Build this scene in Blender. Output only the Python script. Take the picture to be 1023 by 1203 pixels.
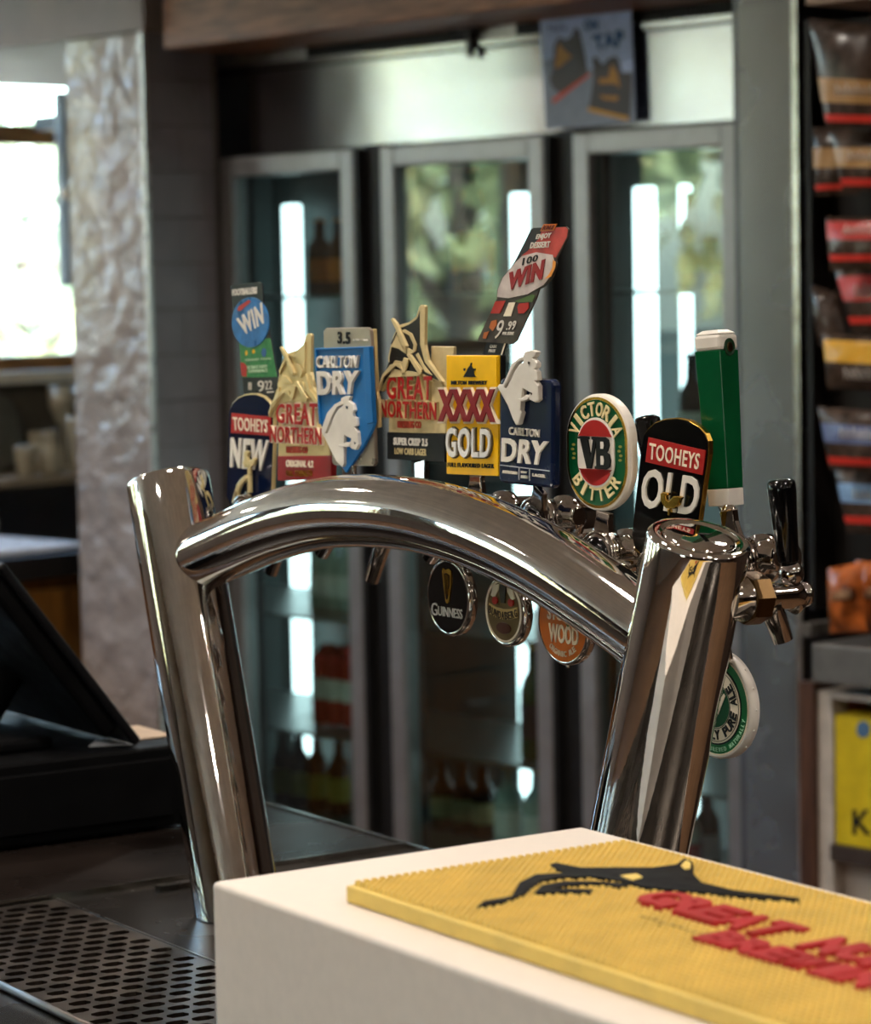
import bpy, bmesh, math, random
from mathutils import Vector as V, Matrix
random.seed(7)
PI = math.pi
for o in list(bpy.data.objects): bpy.data.objects.remove(o)
SC = bpy.context.scene; COL = SC.collection
# ------------------------------------------------------------------ camera
F = 3300.0; PITCH = math.radians(4.65); ROLL = math.radians(-1.1); CAMZ = 1.60
fw = V((0, math.cos(PITCH), -math.sin(PITCH))); rt0 = V((1, 0, 0)); up0 = rt0.cross(fw)
rt = rt0*math.cos(ROLL) + up0*math.sin(ROLL); up = -rt0*math.sin(ROLL) + up0*math.cos(ROLL)
CAM = V((0, 0, CAMZ))
cd = bpy.data.cameras.new('camera'); cam = bpy.data.objects.new('camera', cd); COL.objects.link(cam)
cam.matrix_world = Matrix(((rt.x, up.x, -fw.x, 0), (rt.y, up.y, -fw.y, 0), (rt.z, up.z, -fw.z, CAMZ), (0, 0, 0, 1)))
cd.sensor_fit = 'VERTICAL'; cd.sensor_height = 36.0; cd.lens = F/1203*36.0
cd.clip_start = 0.05; cd.clip_end = 300
cd.dof.use_dof = True; cd.dof.focus_distance = 2.58; cd.dof.aperture_fstop = cd.lens/1000/0.0128
SC.camera = cam
# ------------------------------------------------------------------ view + world + lights
SC.view_settings.view_transform = 'Standard'; SC.view_settings.look = 'None'
SC.view_settings.gamma = 1.0; SC.view_settings.use_curve_mapping = False
SC.view_settings.exposure = -0.03
W = bpy.data.worlds.new('world'); SC.world = W; W.use_nodes = True
wn = W.node_tree; bg = wn.nodes['Background']
sky = wn.nodes.new('ShaderNodeTexSky'); sky.sky_type = 'NISHITA'
sky.sun_disc = False; sky.sun_elevation = math.radians(52); sky.sun_rotation = math.radians(150)
sky.air_density = 1.0; sky.dust_density = 2.5; sky.ozone_density = 1.0
wn.links.new(sky.outputs[0], bg.inputs[0]); bg.inputs[1].default_value = 2.8
sun = bpy.data.objects.new('sun_offscreen', bpy.data.lights.new('sun_offscreen', 'SUN')); COL.objects.link(sun)
sun.data.energy = 20.0; sun.data.angle = 0.01; sun.data.color = (1, .95, .87)
sun.rotation_euler = V((-.55, .20, -.80)).to_track_quat('-Z', 'Y').to_euler()

# ------------------------------------------------------------------ pixel helpers (photo is 1023 x 1203)
def ray(px, py): return fw + rt*((px-511.5)/F) - up*((py-601.5)/F)
def at_y(px, py, y): r = ray(px, py); return CAM + r*(y/r.y)
def at_z(px, py, z): r = ray(px, py); return CAM + r*((z-CAMZ)/r.z)
def at_pl(px, py, P, n): r = ray(px, py); return CAM + r*((P-CAM).dot(n)/r.dot(n))

AW = math.radians(44.0)                                    # the fridge wall runs 44 degrees left of the view
# ------------------------------------------------------------------ materials
def lin(h):
    if not isinstance(h, str): return (*h[:3], 1)
    c = [int(h[i:i+2], 16)/255 for i in (0, 2, 4)]
    return (*[x/12.92 if x <= .04045 else ((x+.055)/1.055)**2.4 for x in c], 1)
MATS = {}
def mat(name, col, rough=.5, metal=0., var=.08, scale=30, bump=0., bscale=200, bdist=.01, emit=None, es=0., aniso=0., coat=0., stretch=None, spec=None, col2=None, trans=0.):
    if name in MATS: return MATS[name]
    m = bpy.data.materials.new(name); m.use_nodes = True; t = m.node_tree; b = t.nodes['Principled BSDF']
    tc = t.nodes.new('ShaderNodeTexCoord'); mp = t.nodes.new('ShaderNodeMapping'); t.links.new(tc.outputs['Object'], mp.inputs[0])
    if stretch: mp.inputs['Scale'].default_value = stretch
    nz = t.nodes.new('ShaderNodeTexNoise'); nz.inputs['Scale'].default_value = scale; nz.inputs['Detail'].default_value = 5
    t.links.new(mp.outputs[0], nz.inputs['Vector'])
    mx = t.nodes.new('ShaderNodeMix'); mx.data_type = 'RGBA'
    c = lin(col); c2 = lin(col2) if col2 else tuple(x*(1-var*2) for x in c[:3])+(1,)
    mx.inputs[6].default_value = c2; mx.inputs[7].default_value = c if col2 else tuple(min(1, x*(1+var)) for x in c[:3])+(1,)
    rp = t.nodes.new('ShaderNodeMapRange'); rp.inputs[1].default_value = .3; rp.inputs[2].default_value = .7
    t.links.new(nz.outputs[0], rp.inputs[0]); t.links.new(rp.outputs[0], mx.inputs[0]); t.links.new(mx.outputs[2], b.inputs['Base Color'])
    r2 = t.nodes.new('ShaderNodeMapRange'); r2.inputs[1].default_value = .25; r2.inputs[2].default_value = .75
    r2.inputs[3].default_value = rough*.8; r2.inputs[4].default_value = min(1, rough*1.2); t.links.new(nz.outputs[0], r2.inputs[0]); t.links.new(r2.outputs[0], b.inputs['Roughness'])
    b.inputs['Metallic'].default_value = metal
    b.inputs['Specular IOR Level'].default_value = spec if spec is not None else (.5 if metal > .5 else .28)
    if aniso:
        b.inputs['Anisotropic'].default_value = aniso
        tg = t.nodes.new('ShaderNodeCombineXYZ'); tg.inputs[2].default_value = 1.0; t.links.new(tg.outputs[0], b.inputs['Tangent'])
    if coat: b.inputs['Coat Weight'].default_value = coat; b.inputs['Coat Roughness'].default_value = .04
    if trans: b.inputs['Transmission Weight'].default_value = trans
    if bump:
        n2 = t.nodes.new('ShaderNodeTexNoise'); n2.inputs['Scale'].default_value = bscale; n2.inputs['Detail'].default_value = 3; t.links.new(mp.outputs[0], n2.inputs['Vector'])
        bp = t.nodes.new('ShaderNodeBump'); bp.inputs['Strength'].default_value = bump; bp.inputs['Distance'].default_value = bdist
        t.links.new(n2.outputs[0], bp.inputs['Height']); t.links.new(bp.outputs[0], b.inputs['Normal'])
    if emit: b.inputs['Emission Color'].default_value = lin(emit); b.inputs['Emission Strength'].default_value = es
    MATS[name] = m; return m
def glass_mat(name, tint, ior):
    m = bpy.data.materials.new(name); m.use_nodes = True; t = m.node_tree; t.nodes.remove(t.nodes['Principled BSDF']); out = t.nodes['Material Output']
    tr = t.nodes.new('ShaderNodeBsdfTransparent'); tr.inputs[0].default_value = lin(tint)
    gl = t.nodes.new('ShaderNodeBsdfGlossy'); gl.inputs['Roughness'].default_value = .0
    f0 = ((ior-1)/(ior+1))**2
    lw = t.nodes.new('ShaderNodeLayerWeight'); lw.inputs[0].default_value = .5
    pw = t.nodes.new('ShaderNodeMath'); pw.operation = 'POWER'; pw.inputs[1].default_value = 5; t.links.new(lw.outputs['Facing'], pw.inputs[0])
    fr = t.nodes.new('ShaderNodeMath'); fr.operation = 'MULTIPLY_ADD'; fr.inputs[1].default_value = 1-f0; fr.inputs[2].default_value = f0; t.links.new(pw.outputs[0], fr.inputs[0])
    mx = t.nodes.new('ShaderNodeMixShader'); t.links.new(fr.outputs[0], mx.inputs[0]); t.links.new(tr.outputs[0], mx.inputs[1]); t.links.new(gl.outputs[0], mx.inputs[2])
    t.links.new(mx.outputs[0], out.inputs[0]); return m
CHROME = mat('chrome', 'eceae6', .045, 1, var=.04, scale=60, bump=.012, bscale=40)
CHROME2 = mat('chrome_fitting', 'cfc9c2', .08, 1, var=.1, scale=90)
STEEL = mat('brushed_steel', 'b6b5b6', .2, 1, var=.01, scale=8, aniso=.93)
STEELD = mat('worn_steel', '6a6560', .3, 1, var=.15, scale=14, bump=.03, bscale=60)
GRATE = mat('grate_steel', '5e544c', .33, 1, var=.2, scale=25)
GOLD = mat('gold_metal', 'd9ae4e', .2, 1)
BRASS = mat('aged_brass', '57432a', .28, 1, var=.2)
BEIGE = mat('beige_resin', 'cdb988', .4, var=.1, scale=60)
CREAM = mat('cream_paint', 'ecdfc6', .4)
LGOLD = mat('pale_gold_resin', 'd8c48e', .3, .25)
WHITE = mat('white_plastic', 'e6e0d6', .35)
OFFW = mat('off_white_relief', 'dcd6cb', .35)
RED = mat('red_enamel', 'a31512', .35); DRED = mat('dark_red_enamel', '7c0f18', .35); REDP = mat('red_panel', '861518', .4)
NAVY = mat('navy_gloss', '0a1530', .12, coat=.25); NAVY2 = mat('navy_plastic', '0d1a38', .25)
BLUE = mat('blue_plastic', '1a68a8', .35)
BLACK = mat('black_gloss', '060607', .12, coat=.15); BLACKM = mat('black_matt', '0c0b0c', .5); INK = mat('black_ink', '070707', .55)
GREEN = mat('green_enamel', '064f2b', .22); GREEN2 = mat('bright_green', '086a34', .35)
YELLOW = mat('yellow_enamel', 'f0b90f', .35)
ORANGE = mat('orange_enamel', 'c1641c', .35)
GREYPL = mat('grey_bronze_plate', '9c8f83', .3, .6)
DKGREY = mat('dark_grey', '3a3838', .4)

# ------------------------------------------------------------------ mesh builder
class MB:
    def __init__(s): s.v = []; s.f = []; s.sm = []
    def add(s, vs, fs, smooth=False):
        n = len(s.v); s.v += [V(v) for v in vs]
        for f in fs: s.f.append([i+n for i in f]); s.sm.append(smooth)
        return s
    def box(s, o, ax, ay, az):
        "corner o with three edge vectors"
        o, ax, ay, az = V(o), V(ax), V(ay), V(az)
        vs = [o+ax*i+ay*j+az*k for k in (0, 1) for j in (0, 1) for i in (0, 1)]
        fs = [(0, 2, 3, 1), (4, 5, 7, 6), (0, 1, 5, 4), (2, 6, 7, 3), (0, 4, 6, 2), (1, 3, 7, 5)]
        if ax.cross(ay).dot(az) < 0: fs = [f[::-1] for f in fs]
        return s.add(vs, fs)
    def prism(s, pts, d):
        "polygon pts (facing -d side is the back) extruded by d"
        n = len(pts); pts = [V(p) for p in pts]; d = V(d)
        nr = V((0, 0, 0))
        for i in range(n): nr += pts[i].cross(pts[(i+1) % n])
        if nr.dot(d) < 0: pts = pts[::-1]
        vs = pts+[p+d for p in pts]
        return s.add(vs, [list(range(n))[::-1], list(range(n, 2*n))]+[(i, (i+1) % n, (i+1) % n+n, i+n) for i in range(n)])
    def lathe(s, P, ax, prof, n=28, cap=True, smooth=True):
        "prof: list of (height along ax, radius)"
        P = V(P); ax = V(ax).normalized(); e1 = ax.orthogonal().normalized(); e2 = ax.cross(e1)
        vs = []; fs = []
        for h, r in prof:
            for k in range(n): a = 2*PI*k/n; vs.append(P+ax*h+(e1*math.cos(a)+e2*math.sin(a))*r)
        m = len(prof)
        for j in range(m-1):
            for k in range(n): fs.append((j*n+k, j*n+(k+1) % n, (j+1)*n+(k+1) % n, (j+1)*n+k))
        s.add(vs, fs, smooth)
        if cap:
            b = len(s.v)-len(vs); s.f.append([b+k for k in range(n)][::-1]); s.sm.append(False); s.f.append([b+(m-1)*n+k for k in range(n)]); s.sm.append(False)
        return s
    def tube(s, path, r, n=16, cap=True):
        path = [V(p) for p in path]; m = len(path); vs = []; fs = []
        R = r if isinstance(r, (list, tuple)) else [r]*m
        t0 = (path[1]-path[0]).normalized(); e1 = t0.orthogonal().normalized()
        for j in range(m):
            t = (path[min(j+1, m-1)]-path[max(j-1, 0)]).normalized(); e1 = (e1-t*e1.dot(t)).normalized(); e2 = t.cross(e1)
            for k in range(n): a = 2*PI*k/n; vs.append(path[j]+(e1*math.cos(a)+e2*math.sin(a))*R[j])
        for j in range(m-1):
            for k in range(n): fs.append((j*n+k, j*n+(k+1) % n, (j+1)*n+(k+1) % n, (j+1)*n+k))
        s.add(vs, fs, True)
        if cap:
            b = len(s.v)-len(vs); s.f.append([b+k for k in range(n)][::-1]); s.sm.append(False); s.f.append([b+(m-1)*n+k for k in range(n)]); s.sm.append(False)
        return s
    def sphere(s, P, r, n=16, m=10):
        return s.lathe(V(P)-V((0, 0, r)), (0, 0, 1), [(r-r*math.cos(PI*j/m), max(1e-5, r*math.sin(PI*j/m))) for j in range(m+1)], n, False)
    def build(s, name, m, parent=None, origin=None, bevel=0, kind=None, segs=2):
        me = bpy.data.meshes.new(name)
        root = parent
        while root is not None and root.parent is not None: root = root.parent
        if root is not None: o0 = root.location.copy()
        elif origin is not None: o0 = V(origin)
        else:
            xs = [v.x for v in s.v]; ys = [v.y for v in s.v]; zs = [v.z for v in s.v]
            o0 = V(((min(xs)+max(xs))/2, (min(ys)+max(ys))/2, min(zs)))
        me.from_pydata([v-o0 for v in s.v], [], s.f); me.polygons.foreach_set('use_smooth', s.sm); me.update()
        ob = bpy.data.objects.new(name, me); COL.objects.link(ob); me.materials.append(m)
        if parent is None: ob.location = o0
        else: ob.parent = parent
        if bevel:
            b = ob.modifiers.new('bevel', 'BEVEL'); b.width = bevel; b.segments = segs; b.limit_method = 'ANGLE'; b.angle_limit = math.radians(50)
        if kind: ob['kind'] = kind
        return ob
def tag(o, label, cat, group=None):
    o['label'] = label; o['category'] = cat
    if group: o['group'] = group
    return o
def thing(name, loc, label, cat, group=None):
    o = bpy.data.objects.new(name, None); COL.objects.link(o); o.location = V(loc); o.empty_display_size = .05
    return tag(o, label, cat, group)
def struct(o): o['kind'] = 'structure'; return o
def copy_tree(o, parent=None):
    c = o.copy(); COL.objects.link(c); c.parent = parent
    for ch in [x for x in bpy.data.objects if x.parent == o]: copy_tree(ch, c)
    return c

# ------------------------------------------------------------------ lettering
_tc = {}
def glyphs(s, fat=0., spacing=1.):
    k = (s, fat, spacing)
    if k in _tc: return _tc[k]
    cu = bpy.data.curves.new('t', 'FONT'); cu.body = s; cu.offset = fat; cu.resolution_u = 3; cu.space_character = spacing; cu.fill_mode = 'FRONT'
    ob = bpy.data.objects.new('t', cu); COL.objects.link(ob); bpy.context.view_layer.update()
    me = bpy.data.meshes.new_from_object(ob.evaluated_get(bpy.context.evaluated_depsgraph_get()))
    vs = [(v.co.x, v.co.y) for v in me.vertices]; fs = [list(p.vertices) for p in me.polygons]
    if me.polygons and me.polygons[0].normal.z < 0: fs = [f[::-1] for f in fs]
    bpy.data.objects.remove(ob); bpy.data.curves.remove(cu); bpy.data.meshes.remove(me)
    _tc[k] = (vs, fs); return vs, fs
def unit_glyphs(s, fat=0., base=0., spacing=1.):
    "glyph mesh in the unit square of the text drawn at weight base"
    v0, _ = glyphs(s, base, spacing); x0 = min(v[0] for v in v0); x1 = max(v[0] for v in v0); y0 = min(v[1] for v in v0); y1 = max(v[1] for v in v0)
    vs, fs = glyphs(s, fat, spacing)
    return [((x-x0)/(x1-x0), (y-y0)/(y1-y0)) for x, y in vs], fs

class Face:
    "a plane in the scene that outlines are laid on"
    def __init__(s, P, b, tilt=0.):
        "b: degrees the face turns towards the left, tilt: leaning back"
        b = math.radians(b); tl = math.radians(tilt)
        s.P = V(P); h = V((-math.sin(b), -math.cos(b), 0)); s.n = h*math.cos(tl)+V((0, 0, math.sin(tl)))
        s.ex = V((math.cos(b), -math.sin(b), 0)); s.ey = s.n.cross(s.ex); s.crop = None
    def setcrop(s, x0, y0, k): s.crop = (x0, y0, k); return s
    def p(s, x, y, off=0.):
        if s.crop: x, y = s.crop[0]+x/s.crop[2], s.crop[1]+y/s.crop[2]
        return at_pl(x, y, s.P, s.n)+s.n*off
    def L(s, x, y, off=0.): return s.P+s.ex*x+s.ey*y+s.n*off
    def poly(s, mb, pts, o0, o1): return mb.prism([s.p(x, y, o0) for x, y in pts], s.n*(o1-o0))
    def polyL(s, mb, pts, o0, o1): return mb.prism([s.L(x, y, o0) for x, y in pts], s.n*(o1-o0))
    def _ext(s, mb, fr, fs, d):
        n = len(fr); vs = fr+[q-s.n*d for q in fr]
        ed = {}
        for f in fs:
            for i in range(len(f)): ed[(f[i], f[(i+1) % len(f)])] = 1
        sd = [(b, a, a+n, b+n) for a, b in ed if (b, a) not in ed]
        mb.add(vs, list(fs)+sd)
    def text(s, mb, t, quad, o0, o1, fat=0., base=0., spacing=1.1):
        "quad: crop pixels TL, TR, BR, BL"
        us, fs = unit_glyphs(t, fat, base, spacing); TL, TR, BR, BL = quad; fr = []
        for u, w in us:
            x = (TL[0]*(1-u)+TR[0]*u)*w+(BL[0]*(1-u)+BR[0]*u)*(1-w); y = (TL[1]*(1-u)+TR[1]*u)*w+(BL[1]*(1-u)+BR[1]*u)*(1-w)
            fr.append(s.p(x, y, o1))
        s._ext(mb, fr, fs, o1-o0)
    def textL(s, mb, t, x, y, w, h, o0, o1, fat=0., rot=0., base=0.):
        "centred at local metres"
        us, fs = unit_glyphs(t, fat, base); c, sn = math.cos(rot), math.sin(rot)
        s._ext(mb, [s.L(x+((u-.5)*w*c-(q-.5)*h*sn), y+((u-.5)*w*sn+(q-.5)*h*c), o1) for u, q in us], fs, o1-o0)
    def arc(s, mb, t, cx, cy, rx, ry, a0, a1, w, h, o0, o1, fat=0., inside=False):
        "letters along an ellipse, a0..a1 degrees, local metres"
        for i, ch in enumerate(t):
            if ch == ' ': continue
            a = math.radians(a0+(a1-a0)*i/max(1, len(t)-1)); x, y = cx+rx*math.cos(a), cy+ry*math.sin(a)
            nx, ny = math.cos(a)/rx, math.sin(a)/ry; th = math.atan2(ny, nx)
            s.textL(mb, ch, x, y, w*(.35 if ch in 'I1' else 1), h, o0, o1, fat, th+PI/2 if inside else th-PI/2)
    def ell(s, cx, cy, rx, ry, n=40, a0=0, a1=360): return [(cx+rx*math.cos(math.radians(a0+(a1-a0)*i/n)), cy+ry*math.sin(math.radians(a0+(a1-a0)*i/n))) for i in range(n+(0 if a1-a0 == 360 else 1))]
def rquad(x0, y0, x1, y1): return [(x0, y0), (x1, y0), (x1, y1), (x0, y1)]
def ringpoly(mb, F_, outer, inner, o0, o1):
    "flat ring between two local outlines with the same count"
    n = len(outer); vs = [F_.L(x, y, o1) for x, y in outer]+[F_.L(x, y, o1) for x, y in inner]+[F_.L(x, y, o0) for x, y in outer]+[F_.L(x, y, o0) for x, y in inner]
    fs = []
    for i in range(n):
        j = (i+1) % n; fs += [(i, j, j+n, i+n), (i+2*n, j+2*n, j, i), (i+n, j+n, j+3*n, i+3*n), (i+3*n, j+3*n, j+2*n, i+2*n)]
    mb.add(vs, fs)

# ------------------------------------------------------------------ frames of reference
CZ = .94; BOXZ = 1.155
AB = math.radians(33.0)                                    # bar runs 33 degrees left of the view
BX = V((math.sin(AB), -math.cos(AB), 0)); BY = V((math.cos(AB), math.sin(AB), 0)); UP = V((0, 0, 1))
WX = V((math.sin(AW), -math.cos(AW), 0)); WY = V((math.cos(AW), math.sin(AW), 0))
W0 = V((.093, 6.3, 0))
def w(x, t, z=0.): return W0+WX*x+WY*t+UP*z
def wp(px, py, t=0.):
    "photo pixel -> (x, z) on the wall-parallel plane at depth t"
    P = at_pl(px, py, w(0, t), WY); return ((P-W0).dot(WX), P.z)
def wx(px, x, py=400):
    "photo pixel -> (t, z) on the plane across the wall at x"
    P = at_pl(px, py, w(x, 0), WX); return ((P-W0).dot(WY), P.z)
FL = at_y(197, 562, 3.08); FR = at_y(822, 630, 2.42)      # tops of the two font posts
# ================================================================== THE SETTING
XL = -2.51; XR = 8.0; TB = 2.2; TF = -8.0; CEIL = 2.62
PLASTER = mat('grey_plaster', '7f7874', .7, scale=6, bump=.05, bscale=80)
CEILM = mat('cream_ceiling_paint', 'f5f0e8', .75, scale=5)
FLOORM = mat('timber_floor', '6b503a', .35, scale=6, var=.25, stretch=(1, 8, 1))
WOOD = mat('brown_beam_timber', '7c5840', .5, scale=9, var=.25, stretch=(1, 1, 9), bump=.05, bscale=60)
WOODF = mat('orange_window_timber', '9a6a3a', .45, scale=9, var=.2, stretch=(1, 1, 6))
WOODD = mat('dark_timber_post', '4e3222', .45, scale=9, var=.3, stretch=(8, 8, 1))
WOODC = mat('cabinet_timber', '8c5a24', .4, scale=7, var=.25, stretch=(9, 9, 1))
DARKW = mat('dark_panel_wall', '3a2c24', .5, scale=5, var=.2)
PANE = glass_mat('window_glass', 'f4faf8', 1.45)
def wbox(mb, x0, x1, t0, t1, z0, z1): return mb.box(w(x0, t0, z0), WX*(x1-x0), WY*(t1-t0), UP*(z1-z0))
struct(wbox(MB(), XL-.3, XR+.3, TF-.3, TB+.3, -.12, 0).build('floor', FLOORM))
struct(wbox(MB(), XL-.3, XR+.3, TF-.3, TB+.3, CEIL, CEIL+.12).build('ceiling', CEILM))
struct(wbox(MB(), XL, XR, TB, TB+.2, 0, CEIL).build('wall_back', PLASTER))
# window wall on the left, with its openings
SILL, HEAD = 1.36, 2.29
wl = MB(); wbox(wl, XL-.2, XL, TF, TB+.2, 0, SILL); wbox(wl, XL-.2, XL, -.2, TB+.2, HEAD, CEIL); wbox(wl, XL-.2, XL, TF, -.2, 2.55, CEIL)
edges = [TF, -7.4, -6.2, -5.75, -4.75, -4.3, -3.35, -2.8, -1.9, -1.45, -.5, -.02, 1.9, TB+.2]
for a, b in zip(edges[0::2], edges[1::2]): wbox(wl, XL-.2, XL, a, b, SILL, HEAD if b > -.1 else 2.55)
struct(wl.build('wall_left', PLASTER))
opens = [(edges[i], edges[i+1]) for i in range(1, len(edges)-1, 2)]
for i, (a, b) in enumerate(opens):
    HEAD = 2.29 if b > 0 else 2.55; TRZ = 2.045 if b > 0 else 2.2
    wn_ = bpy.data.objects.new('window_%d' % (i+1), None); COL.objects.link(wn_); wn_.location = w(XL-.1, (a+b)/2, SILL); struct(wn_)
    fr = MB(); T = .045
    wbox(fr, XL-.13, XL-.05, a, b, SILL, SILL+T); wbox(fr, XL-.13, XL-.05, a, a+T, SILL+T, HEAD-.035); wbox(fr, XL-.13, XL-.05, b-T, b, SILL+T, HEAD-.035)
    fr.build('window_frame', WOODF, wn_); 
    wbox(MB(), XL-.13, XL-.03, a, b, HEAD-.035, HEAD).build('window_head', WOODF, wn_)
    wbox(MB(), XL-.12, XL-.06, a+T, b-T, TRZ, TRZ+.06).build('transom', WOODF, wn_)
    wbox(MB(), XL-.098, XL-.092, a+T, b-T, SILL+T, TRZ).build('pane', PANE, wn_)
    wbox(MB(), XL-.098, XL-.092, a+T, b-T, TRZ+.06, HEAD-.035).build('pane', PANE, wn_)
    wbox(MB(), XL-.04, XL+.05, a-.02, b+.02, SILL-.035, SILL).build('window_sill', CREAM, wn_)
# bulkhead ledge above the windows
struct(wbox(MB(), XL, XL+.12, -.15, TB, 2.385, 2.43).build('trim_1', CREAM))
# rear walls (behind the viewer) with an unseen window added for frontal daylight
REARW = mat('brown_plaster', '75614f', .7, scale=5)
rw = MB(); wbox(rw, XL, XR, TF-.2, TF, 0, 1.0); wbox(rw, XL, XR, TF-.2, TF, 2.1, CEIL)
for a, b in ((XL, 3.6), (4.6, XR)): wbox(rw, a, b, TF-.2, TF, 1.0, 2.1)
struct(rw.build('wall_front', REARW))
for i, (a, b) in enumerate(((3.6, 4.6),)):
    wn_ = bpy.data.objects.new('window_%d' % (i+7), None); COL.objects.link(wn_); wn_.location = w((a+b)/2, TF-.1, 1.0); struct(wn_)
    fr = MB(); wbox(fr, a, b, TF-.14, TF-.04, 1.0, 1.06); wbox(fr, a, b, TF-.14, TF-.04, 2.04, 2.1); wbox(fr, a, a+.06, TF-.14, TF-.04, 1.06, 2.04); wbox(fr, b-.06, b, TF-.14, TF-.04, 1.06, 2.04); wbox(fr, (a+b)/2-.03, (a+b)/2+.03, TF-.14, TF-.04, 1.06, 2.04)
    fr.build('window_frame', WOODF, wn_); wbox(MB(), a+.06, b-.06, TF-.095, TF-.09, 1.06, 2.04).build('pane', PANE, wn_)
struct(wbox(MB(), XR, XR+.2, TF, TB+.2, 0, CEIL).build('wall_right', DARKW))
# ground and greenery outside
struct(MB().box(w(-60, -60, -.5), WX*120, WY*120, UP*.35).build('ground', mat('pale_paving', 'd2ccbe', .8, scale=.6, var=.15)))
LEAF = [mat('leaf_green_a', 'a3ad80', .5, scale=4, var=.3), mat('leaf_green_b', 'bdb884', .5, scale=4, var=.3), mat('leaf_green_c', '8d9e82', .5, scale=4, var=.3)]
TRUNK = mat('grey_bark', '6d6257', .8, scale=12, var=.3)
def tree(x, t, h, r, k, label, cat='tree', n=330):
    T_ = thing('garden_tree' if cat == 'tree' else 'garden_shrub', w(x, t, -.15), label, cat); c = w(x, t, h)
    mb = MB(); mb.tube([w(x, t, -.15), w(x+.1, t+.05, h*.5), w(x, t, h)], [.12*r, .09*r, .05*r], 8)
    for q in range(5): a = q*1.3; mb.tube([w(x+.08, t, h*.5), w(x, t, h*.8)+V((math.cos(a), math.sin(a), .4))*r*.6], [.05*r, .02*r], 6)
    mb.build('trunk', TRUNK, T_)
    lv = MB()
    for q in range(n):
        d = V((random.gauss(0, 1), random.gauss(0, 1), random.gauss(0, .8))).normalized()*r*(random.random()**.4); s = .16*r*random.uniform(.5, 1.1)
        e1 = V((random.gauss(0, 1), random.gauss(0, 1), random.gauss(0, 1))).normalized(); e2 = e1.orthogonal().normalized(); p = c+d
        lv.add([p-e1*s, p+e2*s*.5, p+e1*s, p-e2*s*.5], [(0, 1, 2, 3)])
    lv.build('foliage', LEAF[k], T_, kind='stuff')
tree(-8.0, 4.4, .95, .7, 0, 'broad green tree in the garden straight beyond the corner window')
tree(-14.5, 9.2, 1.9, 1.3, 2, 'dark green tree far beyond the corner window')
tree(-7.4, -5.6, 2.3, 1.1, 1, 'yellow green tree close to the verandah in the side garden')
tree(-8.6, -8.4, 2.5, 1.5, 0, 'broad green tree in the middle of the side garden')
tree(-8.2, -12.0, 2.6, 1.7, 1, 'tall yellow green tree at the far end of the side garden')
tree(-11.5, -5.6, 2.0, 1.5, 2, 'dark green tree set back in the side garden')
tree(-5.9, 2.5, .45, .5, 0, 'low rounded shrub outside the corner window', 'shrub', 400)
tree(-6.2, -3.6, .6, .6, 2, 'low dark shrub outside beside the verandah', 'shrub', 400)
VER = mat('white_verandah_paint', 'e9e7e0', .5)
for k, t in enumerate((-7.4, -5.6, -3.8, -2.0, 1.1)):
    wbox(MB(), -5.055, -4.915, t, t+.14, -.15, 2.5).build('verandah_post', VER)
vp = [o for o in bpy.data.objects if o.name.startswith('verandah_post')]
for o in vp: tag(o, 'square white verandah post outside the windows', 'post', 'verandah posts outside the windows')
tag(wbox(MB(), -5.20, -5.08, -8.4, 3.2, .78, .84).build('verandah_rail', VER), 'white verandah handrail outside the windows', 'railing')
# window shutter panel beside the tiled pillar
SHUT = mat('blue_grey_painted_metal', '767c82', .4)
t0, zt = wx(69, -2.3, 108); t1, zb = wx(104, -2.3, 336); t1 += .05
sh = thing('window_shutter', w(-2.3, t0, zb), 'blue grey metal shutter panel with a brass knob in front of the window', 'shutter')
wbox(MB(), -2.33, -2.3, t0, t1, zb, zt).build('panel', SHUT, sh, bevel=.006)
rb = MB(); wbox(rb, -2.3, -2.285, t0, t0+.03, zb, zt); wbox(rb, -2.3, -2.285, t0+.03, t1, zt-.03, zt); rb.build('rim', SHUT, sh)
wbox(MB(), -2.51, -2.33, t1-.08, t1-.03, zt-.1, zt-.06).build('bracket', DKGREY, sh)
kt, kz = wx(79, -2.285, 224); MB().lathe(w(-2.3, kt, kz), WX, [(0, .012), (.02, .012), (.025, .03), (.05, .034), (.06, .02)], 16).build('knob', BRASS, sh)
# tiled pillar
PX0, PX1, PT = -1.2, -.911+.02, -.213
ZB = 2.215
pil = struct(wbox(MB(), PX0+.008, PX1-.008, PT+.008, .02, 0, ZB).build('wall_pillar', mat('grey_grout', '6e6863', .8)))
TILE = mat('matt_grey_tile', '858388', .42, scale=12, var=.06, bump=.02, bscale=50)
TILEG = mat('glossy_rippled_tile', '968c86', .12, scale=10, var=.1, bump=.8, bscale=16, bdist=.03, coat=.5)
hgt = .1108
for r in range(20):
    z0 = r*hgt
    z1 = z0+hgt-.003
    cuts = [PT, PT+.107, .0] if r % 2 else [PT, PT+.16, .0]
    for a, b in zip(cuts[:-1], cuts[1:]): wbox(MB(), PX1-.008, PX1, a+.0015, b-.0015, z0, z1).build('tile', TILE, pil)
for r in range(10):
    wbox(MB(), PX0, PX1-.012, PT, PT+.008, r*hgt*2, r*hgt*2+hgt*2-.002).build('glossy_tile', TILEG, pil)
MB().box(w(PX1-.012, PT-.003, 0), WX*.015, WY*.012, UP*ZB).build('corner_bead', mat('pale_metal_bead', 'b9b2ab', .3, .7), pil)
struct(wbox(MB(), XL, PX1+.03, PT-.02, .9, ZB, CEIL).build('wall_bulkhead', PLASTER))
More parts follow.
